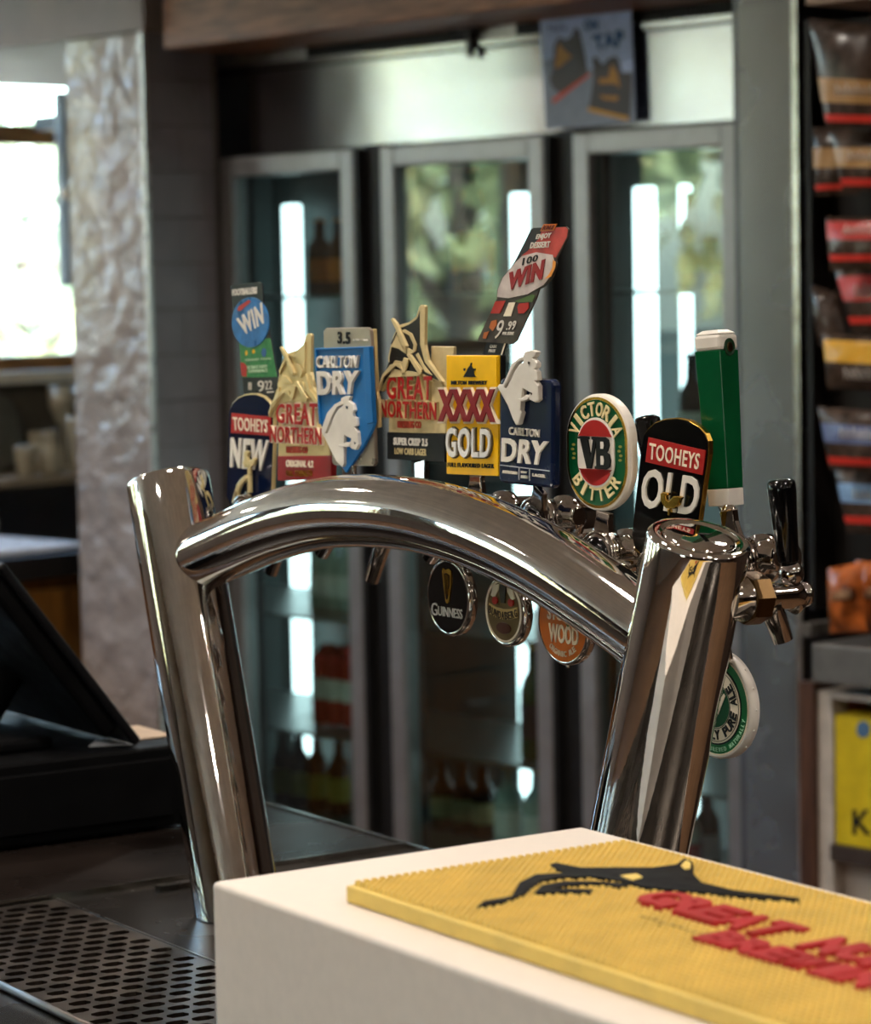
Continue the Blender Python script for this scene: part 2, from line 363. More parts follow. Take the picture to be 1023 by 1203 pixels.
# stainless fridge wall: header panel, lower wall beyond the fridges
hdr = struct(wbox(MB(), -1.5, .79, .0745, .12, 1.9255, 2.122).build('wall_header', STEEL))
VENT = mat('vent_metal', 'a8a49d', .4, .8)
wbox(MB(), -1.5, .79, .066, .12, 2.128, 2.141).build('cover_strip', STEEL, hdr)
vt = wbox(MB(), -1.5, .79, .075, .12, 2.141, 2.34).build('vent_panel', VENT, hdr)
sl0 = None
for i in range(104):
    x = -.62+i*.0135
    if -.04 < x < .07: continue
    if sl0 is None: sl0 = MB().box(w(x, .068, 2.144), WX*.007, WY*.01, UP*.05).build('louvre', mat('louvre_dark', '2c2b2a', .5, .2), hdr); xs0 = x
    else:
        o = sl0.copy(); COL.objects.link(o); o.parent = hdr; o.location = WX*(x-xs0)
struct(wbox(MB(), -1.5, 3.2, .12, .2, 2.12, CEIL).build('wall_upper', PLASTER))
beam = struct(wbox(MB(), -.83, 3.4, -.2, .06, 2.168, 2.36).build('trim_2', WOOD, bevel=.006))
# steel column right of the fridges and wall behind the snack rack
STEELC = mat('column_steel', '787674', .26, 1, var=.01, scale=6, aniso=.9)
STEELCD = mat('dark_column_sheet', '5a5a5c', .35, .8, var=.01, aniso=.6)
clm = struct(wbox(MB(), .835, 1.01, -.09, .3, 0, CEIL).build('wall_column', STEELCD))
wbox(MB(), .853, 1.012, -.095, -.0905, 0, CEIL).build('front_sheet', STEELC, clm)
wbox(MB(), .998, 1.012, -.11, -.0955, 0, CEIL).build('corner_edge', mat('bright_edge_steel', 'c9c7c4', .2, 1), clm)
struct(wbox(MB(), 1.01, XR, .12, .3, 0, CEIL).build('wall_fridge_side', DARKW))
# lamps in the ceiling
LAMPM = mat('lamp_diffuser', 'fff0dc', .5)
lamp = None; nlamp = 0
for x in (-1.2, .6, 2.4, 4.2, 6.0):
    for t in (-4.4, -2.8, -1.2):
        if lamp is None:
            lamp = thing('ceiling_downlight_offscreen', w(x, t, CEIL), 'round recessed downlight in the cream ceiling', 'lamp', 'ceiling downlights')
            MB().lathe(w(x, t, CEIL), (0, 0, -1), [(0, .11), (.012, .11), (.014, .095), (.006, .09)], 24).build('rim', WHITE, lamp)
            MB().lathe(w(x, t, CEIL-.0065), (0, 0, -1), [(0, .088), (.003, .088)], 24).build('diffuser', LAMPM, lamp)
            o = lamp
        else: o = copy_tree(lamp); o.location = w(x, t, CEIL)
        nlamp += 1; l = bpy.data.lights.new('downlight_%d_offscreen' % nlamp, 'AREA'); l.shape = 'DISK'; l.size = .17; l.energy = 13; l.color = (1, .9, .8); l.spread = math.radians(150)
        lo = bpy.data.objects.new('downlight_%d_offscreen' % nlamp, l); COL.objects.link(lo); lo.location = w(x, t, CEIL-.014)
# ================================================================== THE BAR
def b(x, y, z=0.): return BX*x+BY*y+UP*z
def bbox(mb, x0, x1, y0, y1, z0, z1): return mb.box(b(x0, y0, z0), BX*(x1-x0), BY*(y1-y0), UP*(z1-z0))
Y0, Y1 = .80, 1.753; XT = -2.765; GX0, GX1, GY0, GY1 = -2.757, -1.88, 1.082, 1.289
DTOP = mat('dark_laminate_top', '1e1815', .27, scale=5, var=.35, spec=.16)
STOP = mat('dull_counter_steel', '3d3833', .27, .9, scale=7, var=.12)
ctr = thing('bar_counter', b(-1.9, 1.28, 0), 'long bar counter with dark top and dull steel drip area', 'counter')
bbox(MB(), -4.4, .3, Y0+.03, Y1-.03, 0, CZ-.04).build('counter_body', mat('dark_bar_front', '241f1d', .5), ctr)
bbox(MB(), -4.4, XT-.004, Y0, Y1-.006, CZ-.04, CZ).build('dark_top', DTOP, ctr, bevel=.002)
st = MB(); bbox(st, XT, .3, GY1, Y1-.006, CZ-.04, CZ-.002); bbox(st, XT, .3, Y0, GY0, CZ-.04, CZ-.002); bbox(st, GX1, .3, GY0, GY1, CZ-.04, CZ-.002); bbox(st, XT, GX0, GY0, GY1, CZ-.04, CZ-.002)
st.build('steel_top', STOP, ctr)
bbox(MB(), XT-.004, XT, Y0, Y1-.006, CZ-.01, CZ+.004).build('rim_strip', mat('rim_steel', 'a29b92', .2, 1), ctr)
bbox(MB(), -4.4, .3, Y1-.006, Y1, CZ-.04, CZ+.002).build('edge_trim', MATS['rim_steel'], ctr)
MB().box(b(-2.74, 1.40, CZ-.0019), BX*.012, BY*.05, UP*.006).build('seam_clip', STEELD, ctr)
# drip grate with its slots
dg = thing('drip_grate', b((GX0+GX1)/2, (GY0+GY1)/2, CZ), 'perforated steel drip grate set in the counter before the chrome font', 'drip tray')
mb = MB(); py_, px_ = .0265, .0235; hy, hx = .0112, .0078
def cell(x, y, wy):
    o = [(-.5, -.5), (0, -.5), (.5, -.5), (.5, 0), (.5, .5), (0, .5), (-.5, .5), (-.5, 0)]
    i_ = [(-.75, -.8), (0, -1), (.75, -.8), (1, 0), (.75, .8), (0, 1), (-.75, .8), (-1, 0)]
    vs = [b(x+u*px_, y+v_*py_, CZ) for v_, u in o]+[b(x+u*hx, y+v_*hy, CZ) for v_, u in i_]+[b(x+u*hx, y+v_*hy, CZ-.004) for v_, u in i_]
    mb.add(vs, [(k, (k+1) % 8, (k+1) % 8+8, k+8) for k in range(8)]+[(k+8, (k+1) % 8+8, (k+1) % 8+16, k+16) for k in range(8)])
def plainq(x0, x1, y0, y1): mb.add([b(x0, y0, CZ), b(x0, y1, CZ), b(x1, y1, CZ), b(x1, y0, CZ)], [(0, 3, 2, 1)])
nr = int((GX1-GX0-.02)/px_)
for r in range(nr):
    x = GX0+.01+px_*(r+.5); off = .0 if r % 2 == 0 else py_/2
    y = GY0+.004+off; n = int((GY1-.004-y)/py_)
    plainq(x-px_/2, x+px_/2, GY0, y)
    for k in range(n): cell(x, y+py_*(k+.5), py_)
    plainq(x-px_/2, x+px_/2, y+n*py_, GY1)
plainq(GX0, GX0+.01, GY0, GY1); plainq(GX0+.01+nr*px_, GX1, GY0, GY1)
mb.build('perforated_plate', GRATE, dg)
MB().tube([b(GX0, GY0-.004, CZ+.003), b(GX1, GY0-.004, CZ+.002)], .0045, 10).build('front_lip', GRATE, dg)
bbox(MB(), GX0, GX1, GY1-.001, GY1+.002, CZ-.002, CZ+.001).build('edge_strip', STEELD, dg)
# raised white ledge
STONE = mat('white_composite_stone', 'e4d9cd', .42, scale=90, var=.02)
LX0, LX1, LY0, LY1 = -1.842, .15, .989, 1.333
tag(bbox(MB(), LX0, LX1, LY0, LY1, CZ-.002, BOXZ).build('bar_ledge', STONE, bevel=.004, segs=3), 'thick white stone ledge raised on the bar, under the yellow mat', 'ledge')
# yellow rubber bar mat
RUB = mat('mustard_rubber', 'e0c268', .6, scale=40, var=.06)
MX0, MX1, MY0, MY1 = -1.718, -.82, 1.032, 1.288; MZ = BOXZ+.0125
bm_ = thing('bar_mat', b(MX0, MY0, BOXZ), 'yellow studded rubber bar mat with red lettering and black fish emblem', 'mat')
bbox(MB(), MX0, MX1, MY0, MY1, BOXZ+.0002, MZ).build('mat_base', RUB, bm_, bevel=.0015)
mb = MB(); p_ = .0068
for i in range(int((MX1-MX0)/p_)-1):
    for j in range(int((MY1-MY0)/p_)-1):
        c = b(MX0+p_*(i+1), MY0+p_*(j+1), MZ-.0002); u, v_ = BX*.0024, BY*.0024
        vs = [c-u-v_, c+u-v_, c+u+v_, c-u+v_]+[c+q+UP*.0042 for q in (-u*.6-v_*.6, u*.6-v_*.6, u*.6+v_*.6, -u*.6+v_*.6)]
        mb.add(vs, [(4, 5, 6, 7), (0, 1, 5, 4), (1, 2, 6, 5), (2, 3, 7, 6), (3, 0, 4, 7)])
mb.build('studs', RUB, bm_, kind='stuff')
MF = Face(b(MX0, MY0, MZ), 0); MF.n = UP.copy(); MF.ex = BX.copy(); MF.ey = BY.copy(); MF.setcrop(540, 990, 2.118)
RBLK = mat('black_rubber', '0a0a0c', .6, spec=.1); RRED = mat('red_rubber', 'a81f22', .5)
mb = MB()
MF.poly(mb, [(45, 175), (60, 162), (130, 150), (150, 115), (190, 95), (260, 92), (225, 70), (240, 66), (300, 78), (480, 78), (540, 70), (560, 55), (580, 65), (582, 95), (600, 115), (680, 135), (845, 155), (845, 160), (700, 151), (600, 139), (500, 132), (440, 123), (430, 117), (330, 100), (240, 103), (200, 112), (170, 135), (150, 148), (110, 162)], 0, .005)
MF.poly(mb, [(185, 142), (205, 122), (260, 112), (330, 112), (430, 118), (395, 126), (350, 118), (270, 122), (230, 130), (330, 132), (325, 140), (250, 139)], 0, .0049)
mb.build('fish_emblem', RBLK, bm_)
mb = MB()
MF.poly(mb, [(550, 75), (562, 62), (575, 68), (574, 82), (560, 84)], .005, .0056); mb.build('emblem_eye', RUB, bm_); mb = MB(); MF.poly(mb, [(400, 100), (440, 95), (455, 104), (430, 112)], .005, .0056)
mb.build('emblem_gap', RUB, bm_)
MF.crop = None
def mtext(mb, s, x, y, adv, h, wd, o0, o1, fat):
    for i, ch in enumerate(s):
        if ch != ' ': MF.textL(mb, ch, x+adv*(i+.5)-MX0, y-MY0, wd*(.4 if ch == 'I' else 1), h, o0, o1, fat)
mb = MB(); mtext(mb, 'GREAT NORTHERN', -1.540, 1.172, .0295, .034, .025, 0, .0062, .05); mtext(mb, 'BREWING CO', -1.420, 1.130, .0272, .027, .023, 0, .0062, .05); mb.build('red_lettering', RRED, bm_)
mb = MB()
for k in range(9): MF.polyL(mb, MF.ell(-1.495+.008*k-MX0, 1.132+.003*math.sin(k*1.7)-MY0, .004, .003, 8), 0, .0035)
mb.build('gold_flourish', mat('gold_rubber', '9a7a22', .5), bm_)
# till: cash drawer, monitor, papers
POSM = mat('till_black', '050506', .6, spec=.1); POSM2 = mat('till_edge_black', '121214', .4, spec=.15)
cdw = thing('cash_drawer', b(-3.24, 1.32, CZ), 'flat black cash drawer on the bar under the till monitor', 'cash drawer')
bbox(MB(), -3.46, -3.03, 1.02, 1.602, CZ+.004, CZ+.104).build('case', POSM, cdw, bevel=.004)
for x in (-3.42, -3.07):
    for y in (1.06, 1.56): MB().lathe(b(x, y, CZ), UP, [(0, .012), (.004, .012)], 12).build('foot', BLACKM, cdw)
bbox(MB(), -3.03, -3.024, 1.05, 1.575, CZ+.018, CZ+.09).build('drawer_front', POSM, cdw, bevel=.002)
PM = b(-3.035, 0); mb0 = at_pl(167, 869, PM, BX); mt0 = at_pl(6, 660, PM, BX)
mon = thing('till_monitor', V((mb0.x, mb0.y, CZ+.104)), 'black till monitor leaning back above the cash drawer', 'monitor')
ax = (mt0-mb0); nrm = ax.cross(BX).normalized()
if nrm.z > 0: nrm = -nrm
MB().box(mb0, ax, -BX*.34, nrm*.012).build('screen_bezel', POSM2, mon, bevel=.004)
MB().box(mb0+ax*.1+nrm*.0118-BX*.006, ax*.87, -BX*.325, nrm*.022).build('back_shell', POSM, mon, bevel=.006)
MB().box(mb0+ax*.04-nrm*.001-BX*.02, ax*.9, -BX*.30, nrm*.0008).build('screen', mat('screen_glass', '101418', .1), mon)
c = mb0+ax*.42-BX*.17+nrm*.034; c2 = V((c.x, c.y, CZ+.104))-BY*.10
MB().tube([c, c-BY*.03-UP*.05, c2+UP*.034], .024, 12).build('stand_arm', POSM2, mon)
MB().box(c2-BX*.11-BY*.09, BX*.22, BY*.20, UP*.016).build('stand_base', POSM, mon, bevel=.005)
tag(MB().box(at_z(196, 862, CZ+.1045)-BX*.08, BX*.10, -BY*.07, UP*.0012).build('paper_slip', mat('kraft_paper', 'b79f85', .7)), 'buff paper slip lying on the cash drawer beside the monitor', 'paper')
tag(MB().box(at_z(160, 866, CZ+.1058)+BX*.01, BX*.04-BY*.03, -BY*.05-BX*.02, UP*.001).build('receipt', mat('white_paper', 'd9d9dc', .6)), 'white receipt on the cash drawer under the monitor edge', 'paper')

# ================================================================== CHROME FONT
RL = .046
BL = at_z(281, 1073, CZ); BR = V((FR.x-.078, FR.y+.125, CZ))
font = thing('beer_font', V(((BL.x+BR.x)/2, (BL.y+BR.y)/2, CZ)), 'polished chrome beer font of two slanting posts joined by an arch', 'beer font')
fd = V((FR.x-FL.x, FR.y-FL.y, 0)).normalized(); fn = V((fd.y, -fd.x, 0))
if fn.y > 0: fn = -fn
FB = math.degrees(math.atan2(-fn.x, -fn.y))
def post(bot, top):
    a = (top-bot).normalized(); e1 = a.orthogonal().normalized(); e2 = a.cross(e1); n = 56; vs = []; fs = []; L = (top-bot).length
    rows = [None, (.03, RL)]+[(L*k/10, RL) for k in range(2, 10)]+[(L-.006, RL), (L-.0025, RL-.0008), (L-.0006, RL-.0028), (L, RL-.005), (L-.001, RL-.0105), (L-.0035, RL-.0125), (L-.0035, .0005)]
    for h in rows:
        for k in range(n):
            q = 2*PI*k/n; d = e1*math.cos(q)+e2*math.sin(q)
            if h is None: p = bot+d*RL; p = p-a*((p.z-CZ+.0008)/a.z)
            else: p = bot+a*h[0]+d*h[1]
            vs.append(p)
    for j in range(len(rows)-1):
        for k in range(n): fs.append((j*n+k, j*n+(k+1) % n, (j+1)*n+(k+1) % n, (j+1)*n+k))
    mb = MB().add(vs, fs, True); return mb, a, L
for bo, to in ((BL, FL), (BR, FR)):
    mb, a, L = post(bo, to); mb.build('post', CHROME, font)
    cp = MB().lathe(bo+a*(L-.0034), a, [(0, RL-.0135), (.002, RL-.0135), (.0035, RL-.016), (.005, RL-.022), (.0056, .002)], 40).build('post_cap', CHROME, font)
    MB().box(bo+a*(L+.002)-fd*.011-fn*.003, fd*.022, fn*.005, a*.0008).build('key_slot', BLACKM, cp)
    MB().lathe(bo-a*.0, a, [(.008, RL+.0002), (.0085, RL+.003), (.012, RL+.003), (.0125, RL+.0002)], 40, cap=False).build('base_ring', CHROME2, font) if False else None
cl = [(222, 662), (270, 640), (325, 617), (380, 603), (435, 600), (490, 605), (545, 619), (600, 641), (650, 667), (700, 699), (735, 723), (775, 752)]
ap = [at_pl(x, y, (FL+FR)/2, fn) for x, y in cl]
def smooth(pts, n=6):
    out = []
    for i in range(len(pts)-1):
        p0, p1, p2, p3 = pts[max(i-1, 0)], pts[i], pts[i+1], pts[min(i+2, len(pts)-1)]
        for k in range(n):
            t = k/n; out.append(.5*((2*p1)+(p2-p0)*t+(2*p0-5*p1+4*p2-p3)*t*t+(3*p1-p0-3*p2+p3)*t**3))
    return out+[pts[-1]]
MB().tube(smooth(ap), .0365, 48).build('arch', CHROME, font)
# ================================================================== TAPS
GRP = 'beer taps on the chrome font'
FM = (FL+FR)/2
def fpl(px, py, back): return at_pl(px, py, FM-fn*back, fn)
def tap(hub_px, label, neck_top, spout=None, back=.062, name='beer_tap', neck=True, neck_mat=None, nb=None):
    "a faucet behind the arch: hub facing the drinkers, body, side valve, spout, lever neck"
    H = fpl(*hub_px, back); T_ = thing(name, H, label, 'beer tap', GRP)
    MB().lathe(H+fn*.004, -fn, [(-.006, .012), (-.004, .021), (0, .024), (.004, .0245), (.008, .023), (.009, .019), (.03, .019), (.032, .023), (.042, .023), (.044, .017), (.07, .016)], 28).build('faucet_body', CHROME2, T_)
    ring = MB(); pr = [(0, .0215), (-.002, .023), (-.004, .0235), (-.005, .022), (-.004, .0195), (0, .019)]
    ring.lathe(H+fn*.004, -fn, pr, 32, cap=False); ring.build('hub_ring', CHROME2, T_)
    MB().lathe(H+fn*.0105, -fn, [(-.0025, .002), (-.002, .012), (0, .0175), (.003, .018)], 24).build('hub_cap', BLACK, T_)
    MB().lathe(H-fn*.022-fd*.032+UP*.004, fd, [(0, .009), (.002, .012), (.012, .012), (.014, .0155), (.022, .0155), (.024, .011), (.04, .011), (.042, .0155), (.050, .0155), (.052, .012), (.062, .012), (.064, .008)], 20).build('valve', CHROME2, T_)
    bk = H-fn*.06
    if spout:
        e = fpl(*spout, back+.065); mid = bk+(e-bk)*.45+UP*.004
        MB().tube([bk+UP*.006, mid, e], [.0115, .010, .0088], 16).build('spout', CHROME2, T_)
        MB().lathe(e-(e-mid).normalized()*.001, (e-mid), [(0, .0086), (.0012, .0084), (.0012, .0066), (-.004, .0062)], 16, cap=False).build('spout_mouth', STEELD, T_)
    if neck:
        nt = fpl(neck_top[0], neck_top[1]-7, nb or back); d = (nt-H).normalized(); s = fn.cross(d).normalized()
        lo = .0185
        pts = [H+s*.019+d*.012, H+s*.011+d*.024, H+s*.0085+d*(.036), nt+s*.009, nt-s*.009, H-s*.0085+d*.036, H-s*.011+d*.024, H-s*.019+d*.012]
        if (nt-H).length < .04: pts = [H+s*.017+d*.012, nt+s*.009, nt-s*.009, H-s*.017+d*.012]
        MB().prism([p-fn*.002 for p in pts], fn*.007).build('neck', neck_mat or CHROME2, T_, bevel=.0012)
    return T_
def badge_face(px, py, crop, b=52, back=.055, tilt=0): return Face(fpl(px, py, back), b, tilt).setcrop(*crop)
def part(fc, name, m, par, polys, o0, o1, bevel=0):
    mb = MB()
    for p in polys: fc.poly(mb, p, o0, o1)
    return mb.build(name, m, par, bevel=bevel)
def letters(fc, name, m, par, items, o0, o1):
    mb = MB()
    for it in items:
        t, q = it[0], it[1]; fat = it[2] if len(it) > 2 else .02; base = it[3] if len(it) > 3 else fat
        fc.text(mb, t, q if len(q) == 4 and isinstance(q[0], tuple) else rquad(*q), o0, o1, fat, base)
    return mb.build(name, m, par)
def inset(pts, k):
    cx = sum(p[0] for p in pts)/len(pts); cy = sum(p[1] for p in pts)/len(pts); return [(cx+(x-cx)*k, cy+(y-cy)*k) for x, y in pts]

# ---- 1: navy rounded badge with red band, NEW
f = badge_face(295, 530, (260, 450, 8.02), back=.074)
t_ = tap((292, 606), 'beer tap with navy rounded badge, red band and stag figure', (290, 590), (318, 672), nb=.0765)
out = [(50, 1080), (58, 800), (75, 250), (105, 185), (155, 135), (215, 108), (265, 98), (330, 98), (400, 125), (450, 170), (490, 235), (492, 600), (478, 1000), (470, 1180), (420, 1240), (110, 1240), (75, 1160)]
bd = part(f, 'badge', LGOLD, t_, [out], -.005, 0, .001)
part(f, 'badge_face', NAVY, bd, [inset(out, .975)], -.001, .0006)
part(f, 'red_band', RED, bd, [[(105, 282), (478, 318), (470, 498), (100, 468)]], .0004, .0016)
letters(f, 'maker_lettering', CREAM, bd, [('TOOHEYS', [(120, 318), (452, 345), (447, 468), (128, 445)], .01)], .0015, .0024)
letters(f, 'name_lettering', OFFW, bd, [('NEW', [(102, 512), (462, 540), (425, 828), (96, 795)], .03)], .0004, .0026)
part(f, 'stag_figure', LGOLD, bd, [[(250, 650), (272, 632), (298, 648), (285, 690), (300, 735), (345, 700), (360, 712), (350, 770), (310, 790), (315, 1030), (285, 1030), (285, 800), (255, 790), (238, 745), (252, 715)], [(135, 1120), (180, 960), (215, 905), (270, 860), (280, 900), (225, 960), (195, 1040), (215, 1100), (190, 1100), (180, 1010), (150, 1120)]], .0022, .006, .0008)

# ---- marlin badges 2 and 4
def marlin(f, t_, tr, light, bar_m, words, barq, block):
    M = lambda pts: [tr(*p) for p in pts]
    gm = LGOLD if light else BEIGE
    bd = part(f, 'badge', gm, t_, [M([(68, 955), (66, 600), (110, 540), (330, 530), (440, 590), (468, 640), (470, 960)])], -.006, 0, .001)
    part(f, 'back_block', BEIGE, bd, [M([(335, 342), (495, 345), (495, 640), (335, 640)])], -.010, -.0059, .0008)
    sil = [(20, 655), (30, 600), (60, 540), (85, 470), (80, 420), (95, 350), (120, 260), (150, 205), (165, 190), (230, 170), (280, 130), (300, 62), (312, 50), (332, 50), (342, 62), (338, 330), (362, 440), (467, 590), (445, 597), (330, 548), (200, 545), (80, 560), (42, 660)]
    fi = part(f, 'fish_emblem', gm, bd, [M(sil)], -.001, .003, .0006)
    dm = LGOLD if light else mat('dark_bronze', '1d1813', .4)
    part(f, 'fish_markings', dm, fi, [M(q) for q in (
        [(160, 212), (230, 196), (282, 156), (306, 112), (303, 330), (280, 260), (250, 228), (205, 215)], [(105, 320), (150, 222), (168, 232), (130, 290), (112, 345)],
        [(122, 352), (160, 362), (205, 412), (165, 402), (130, 405)], [(238, 268), (266, 282), (288, 330), (272, 372), (254, 322)], [(252, 396), (288, 402), (322, 478), (296, 462)],
        [(62, 535), (88, 455), (106, 440), (106, 482), (78, 545)], [(312, 345), (340, 452), (430, 572), (395, 552), (325, 478), (296, 388)], [(128, 420), (205, 430), (200, 470), (150, 455)], [(40, 590), (85, 520), (140, 478), (100, 530), (52, 600)])], .0025, .0052 if light else .0036)
    if not light: part(f, 'fish_ground', dm, fi, [M([(40, 625), (70, 545), (95, 470), (92, 420), (108, 345), (135, 262), (165, 215), (235, 185), (290, 145), (306, 90), (308, 330), (335, 445), (445, 585), (330, 535), (200, 530), (85, 545)])], .0029, .0033)
    if not light: part(f, 'fish_ridges', gm, fi, [M(q) for q in ([(102, 352), (148, 272), (192, 265), (222, 338), (216, 395), (165, 358), (118, 345)], [(118, 330), (160, 235), (205, 222), (255, 250), (290, 330), (282, 375), (262, 385), (270, 330), (240, 265), (200, 242), (165, 250)], [(120, 470), (140, 440), (190, 450), (205, 420), (215, 470), (190, 500), (150, 470)], [(225, 350), (275, 378), (250, 395), (330, 500), (325, 520), (225, 400)], [(300, 388), (340, 470), (400, 545), (350, 520), (285, 402)], [(95, 560), (120, 500), (330, 530), (300, 550)])], .0032, .0046)
    part(f, 'fish_bill', gm, fi, [M([(116, 150), (128, 141), (160, 180), (232, 340), (218, 352), (195, 330), (150, 215)])], .003, .0065, .0006)
    part(f, 'fish_fin', gm, fi, [M([(225, 400), (250, 395), (330, 520), (322, 542), (300, 520)]), M([(205, 420), (240, 430), (215, 525), (188, 535)]), M([(110, 470), (180, 462), (195, 510), (150, 480), (60, 560), (30, 655), (26, 620), (55, 540)])], .0034, .0058, .0005)
    g, n = words
    letters(f, 'lettering_outline', CREAM if light else BEIGE, bd, [('GREAT', M(g), .05, .01), ('NORTHERN', M(n), .05, .01)], 0, .0032)
    letters(f, 'red_lettering', RED, bd, [('GREAT', M(g), .015, .01), ('NORTHERN', M(n), .015, .01)], .0031, .0042)
    letters(f, 'small_lettering', mat('red_print', 'a8402c', .5), bd, [('BREWING CO', M([(138, 868), (300, 872), (300, 922), (138, 918)]), .03)], 0, .0015)
    br = part(f, 'name_panel', bar_m, bd, [barq], -.006, .0015, .0008)
    return bd, br
f = badge_face(355, 490, (315, 385, 6.5), back=.066)
t_ = tap((357, 604), 'beer tap with gold fish badge, red lettering and red lower panel', (355, 580), (378, 650), nb=.069)
bd, br = marlin(f, t_, lambda x, y: (x*.985+8, y*1.05-8), True, REDP, ([(78, 562), (392, 555), (390, 722), (78, 700)], [(28, 722), (425, 738), (425, 858), (28, 838)]), [(78, 980), (490, 975), (488, 1160), (78, 1168)], 0)
letters(f, 'panel_lettering', CREAM, br, [('ORIGINAL 4.2', [(148, 1008), (355, 1015), (355, 1068), (148, 1062)], .03)], .0014, .0024)
letters(f, 'panel_small_lettering', GOLD, br, [('FULL STRENGTH', [(150, 1088), (348, 1088), (348, 1138), (150, 1132)], .02)], .0014, .0022)
f = badge_face(487, 460, (445, 350, 6.015), back=.070)
t_ = tap((497, 606), 'beer tap with gold and bronze fish badge and black lower panel', (497, 548), (505, 655), nb=.073)
bd, br = marlin(f, t_, lambda x, y: (x, y), False, BLACKM, ([(78, 555), (395, 552), (392, 722), (78, 712)], [(28, 722), (425, 738), (425, 862), (28, 838)]), [(66, 948), (472, 965), (470, 1162), (66, 1138)], 0)
letters(f, 'panel_lettering', OFFW, br, [('SUPER CRISP 3.5', [(115, 985), (355, 995), (355, 1048), (115, 1038)], .03)], .0014, .0024)
letters(f, 'panel_small_lettering', BEIGE, br, [('LOW CARB LAGER', [(122, 1058), (345, 1066), (345, 1116), (122, 1102)], .02)], .0014, .0022)
f.poly(mb := MB(), [(195, 1150), (268, 1152), (268, 1260), (195, 1250)], -.014, -.006); mb.build('neck_plate', BLACKM, bd)

# ---- 3: blue pointed shield with a horse head
f = badge_face(405, 480, (365, 375, 6.505), back=.049)
t_ = tap((412, 604), 'beer tap with pale blue pointed shield badge and white horse head', (412, 550), (437, 681), nb=.055)
bd = part(f, 'badge', BLUE, t_, [[(38, 222), (458, 208), (485, 790), (472, 835), (395, 985), (268, 1175), (258, 1170), (215, 1080), (98, 855), (72, 800)]], -.004, 0, .001)
mb = MB()
for q in ([(38, 222), (458, 208), (458, 224), (50, 238)], [(38, 222), (52, 236), (88, 800), (72, 800)], [(412, 220), (458, 208), (485, 790), (440, 800)]): f.poly(mb, q, -.001, .002)
mb.build('raised_edge', BLUE, bd, bevel=.0006)
letters(f, 'name_lettering', OFFW, bd, [('CARLTON', [(58, 280), (378, 275), (365, 372), (62, 372)], .008), ('DRY', [(62, 398), (388, 392), (362, 572), (72, 578)], .04)], 0, .0035)
hh = [(258, 600), (290, 585), (325, 588), (312, 622), (345, 650), (357, 695), (340, 712), (350, 745), (368, 752), (374, 812), (355, 822), (380, 862), (388, 955), (365, 998), (328, 985), (320, 950), (332, 912), (278, 884), (275, 950), (274, 1105), (262, 1130), (215, 1080), (105, 860), (115, 815), (150, 715), (205, 650), (255, 622)]
gi = [(136, 870), (148, 872), (178, 805), (200, 738), (235, 684), (268, 662), (268, 650)]; go_ = [(136, 870), (165, 800), (185, 740), (225, 670), (268, 650)]
k_ = hh.index((105, 860)); ho = part(f, 'horse_emblem', OFFW, bd, [hh[:k_+1]+gi], -.0005, .004, .0006)
part(f, 'horse_mane', OFFW, ho, [[(258, 600)]+hh[:k_-1:-1]+go_], -.0005, .0044, .0006)
part(f, 'horse_jaw', OFFW, ho, [[(235, 962), (262, 975), (320, 972), (335, 940), (300, 938), (262, 955)]], .0, .0046, .0006)
part(f, 'horse_eye_and_nostril', mat('slate_ink', '1c2a3a', .5), ho, [[(292, 660), (310, 665), (305, 685), (295, 680)], [(356, 935), (370, 945), (362, 955)]], .0039, .0045)
pl = part(f, 'steel_plate', GREYPL, t_, [[(72, 90), (95, 68), (405, 62), (430, 82), (440, 210), (455, 700), (468, 1105), (448, 1125), (160, 1118), (138, 1100), (135, 980), (75, 250)]], -.0085, -.0039, .001)
part(f, 'plate_edge', LGOLD, pl, [[(395, 78), (432, 75), (452, 560), (470, 640), (470, 830), (445, 835), (425, 500)]], -.0125, -.0084, .0008)
letters(f, 'plate_lettering', INK, pl, [('3.5', [(185, 95), (280, 98), (280, 192), (185, 188)], .03)], -.004, -.003)
letters(f, 'plate_small_lettering', OFFW, pl, [('LOW CARB', [(305, 150), (415, 152), (415, 168), (305, 166)], .02)], -.004, -.003)

# ---- 5: yellow XXXX badge
f = badge_face(555, 487, (510, 410, 7.763), back=.051)
t_ = tap((562, 606), 'beer tap with yellow rectangular badge and red crossed letters', (562, 560), (590, 650), nb=.057)
bd = part(f, 'badge', YELLOW, t_, [[(108, 58), (582, 58), (582, 1160), (112, 1140)]], -.003, 0, .0008)
part(f, 'badge_back', BLACKM, bd, [[(108, 55), (590, 55), (585, 1155), (115, 1140)]], -.009, -.0029, .001)
part(f, 'top_panel', mat('yellow_gloss', 'f2be12', .2), bd, [[(120, 68), (575, 68), (575, 345), (122, 345)]], -.0002, .001)
part(f, 'red_backing', CREAM, bd, [[(66, 372), (190, 370), (570, 372), (586, 655), (430, 662), (66, 655), (100, 520)]], -.004, .0004) if False else None
q = [(72, 376), (572, 374), (572, 656), (72, 650)]
letters(f, 'cross_outline', CREAM, bd, [('XXXX', q, .10, .03)], -.002, .003)
letters(f, 'cross_lettering', DRED, bd, [('XXXX', q, .055, .03)], .0029, .0045)
g = [(128, 715), (540, 728), (532, 992), (135, 985)]
letters(f, 'name_outline', mat('grey_outline', '5a4f3a', .5), bd, [('GOLD', g, .055, .02)], 0, .002)
letters(f, 'name_lettering', mat('silver_white', 'd9d9d6', .3), bd, [('GOLD', g, .02, .02)], .0019, .004)
letters(f, 'small_lettering', INK, bd, [('FULL FLAVOURED LAGER', [(132, 1035), (552, 1048), (552, 1088), (132, 1075)], .01), ('MILTON BREWERY', [(165, 288), (492, 288), (492, 325), (165, 325)], .04)], .0008, .0018)
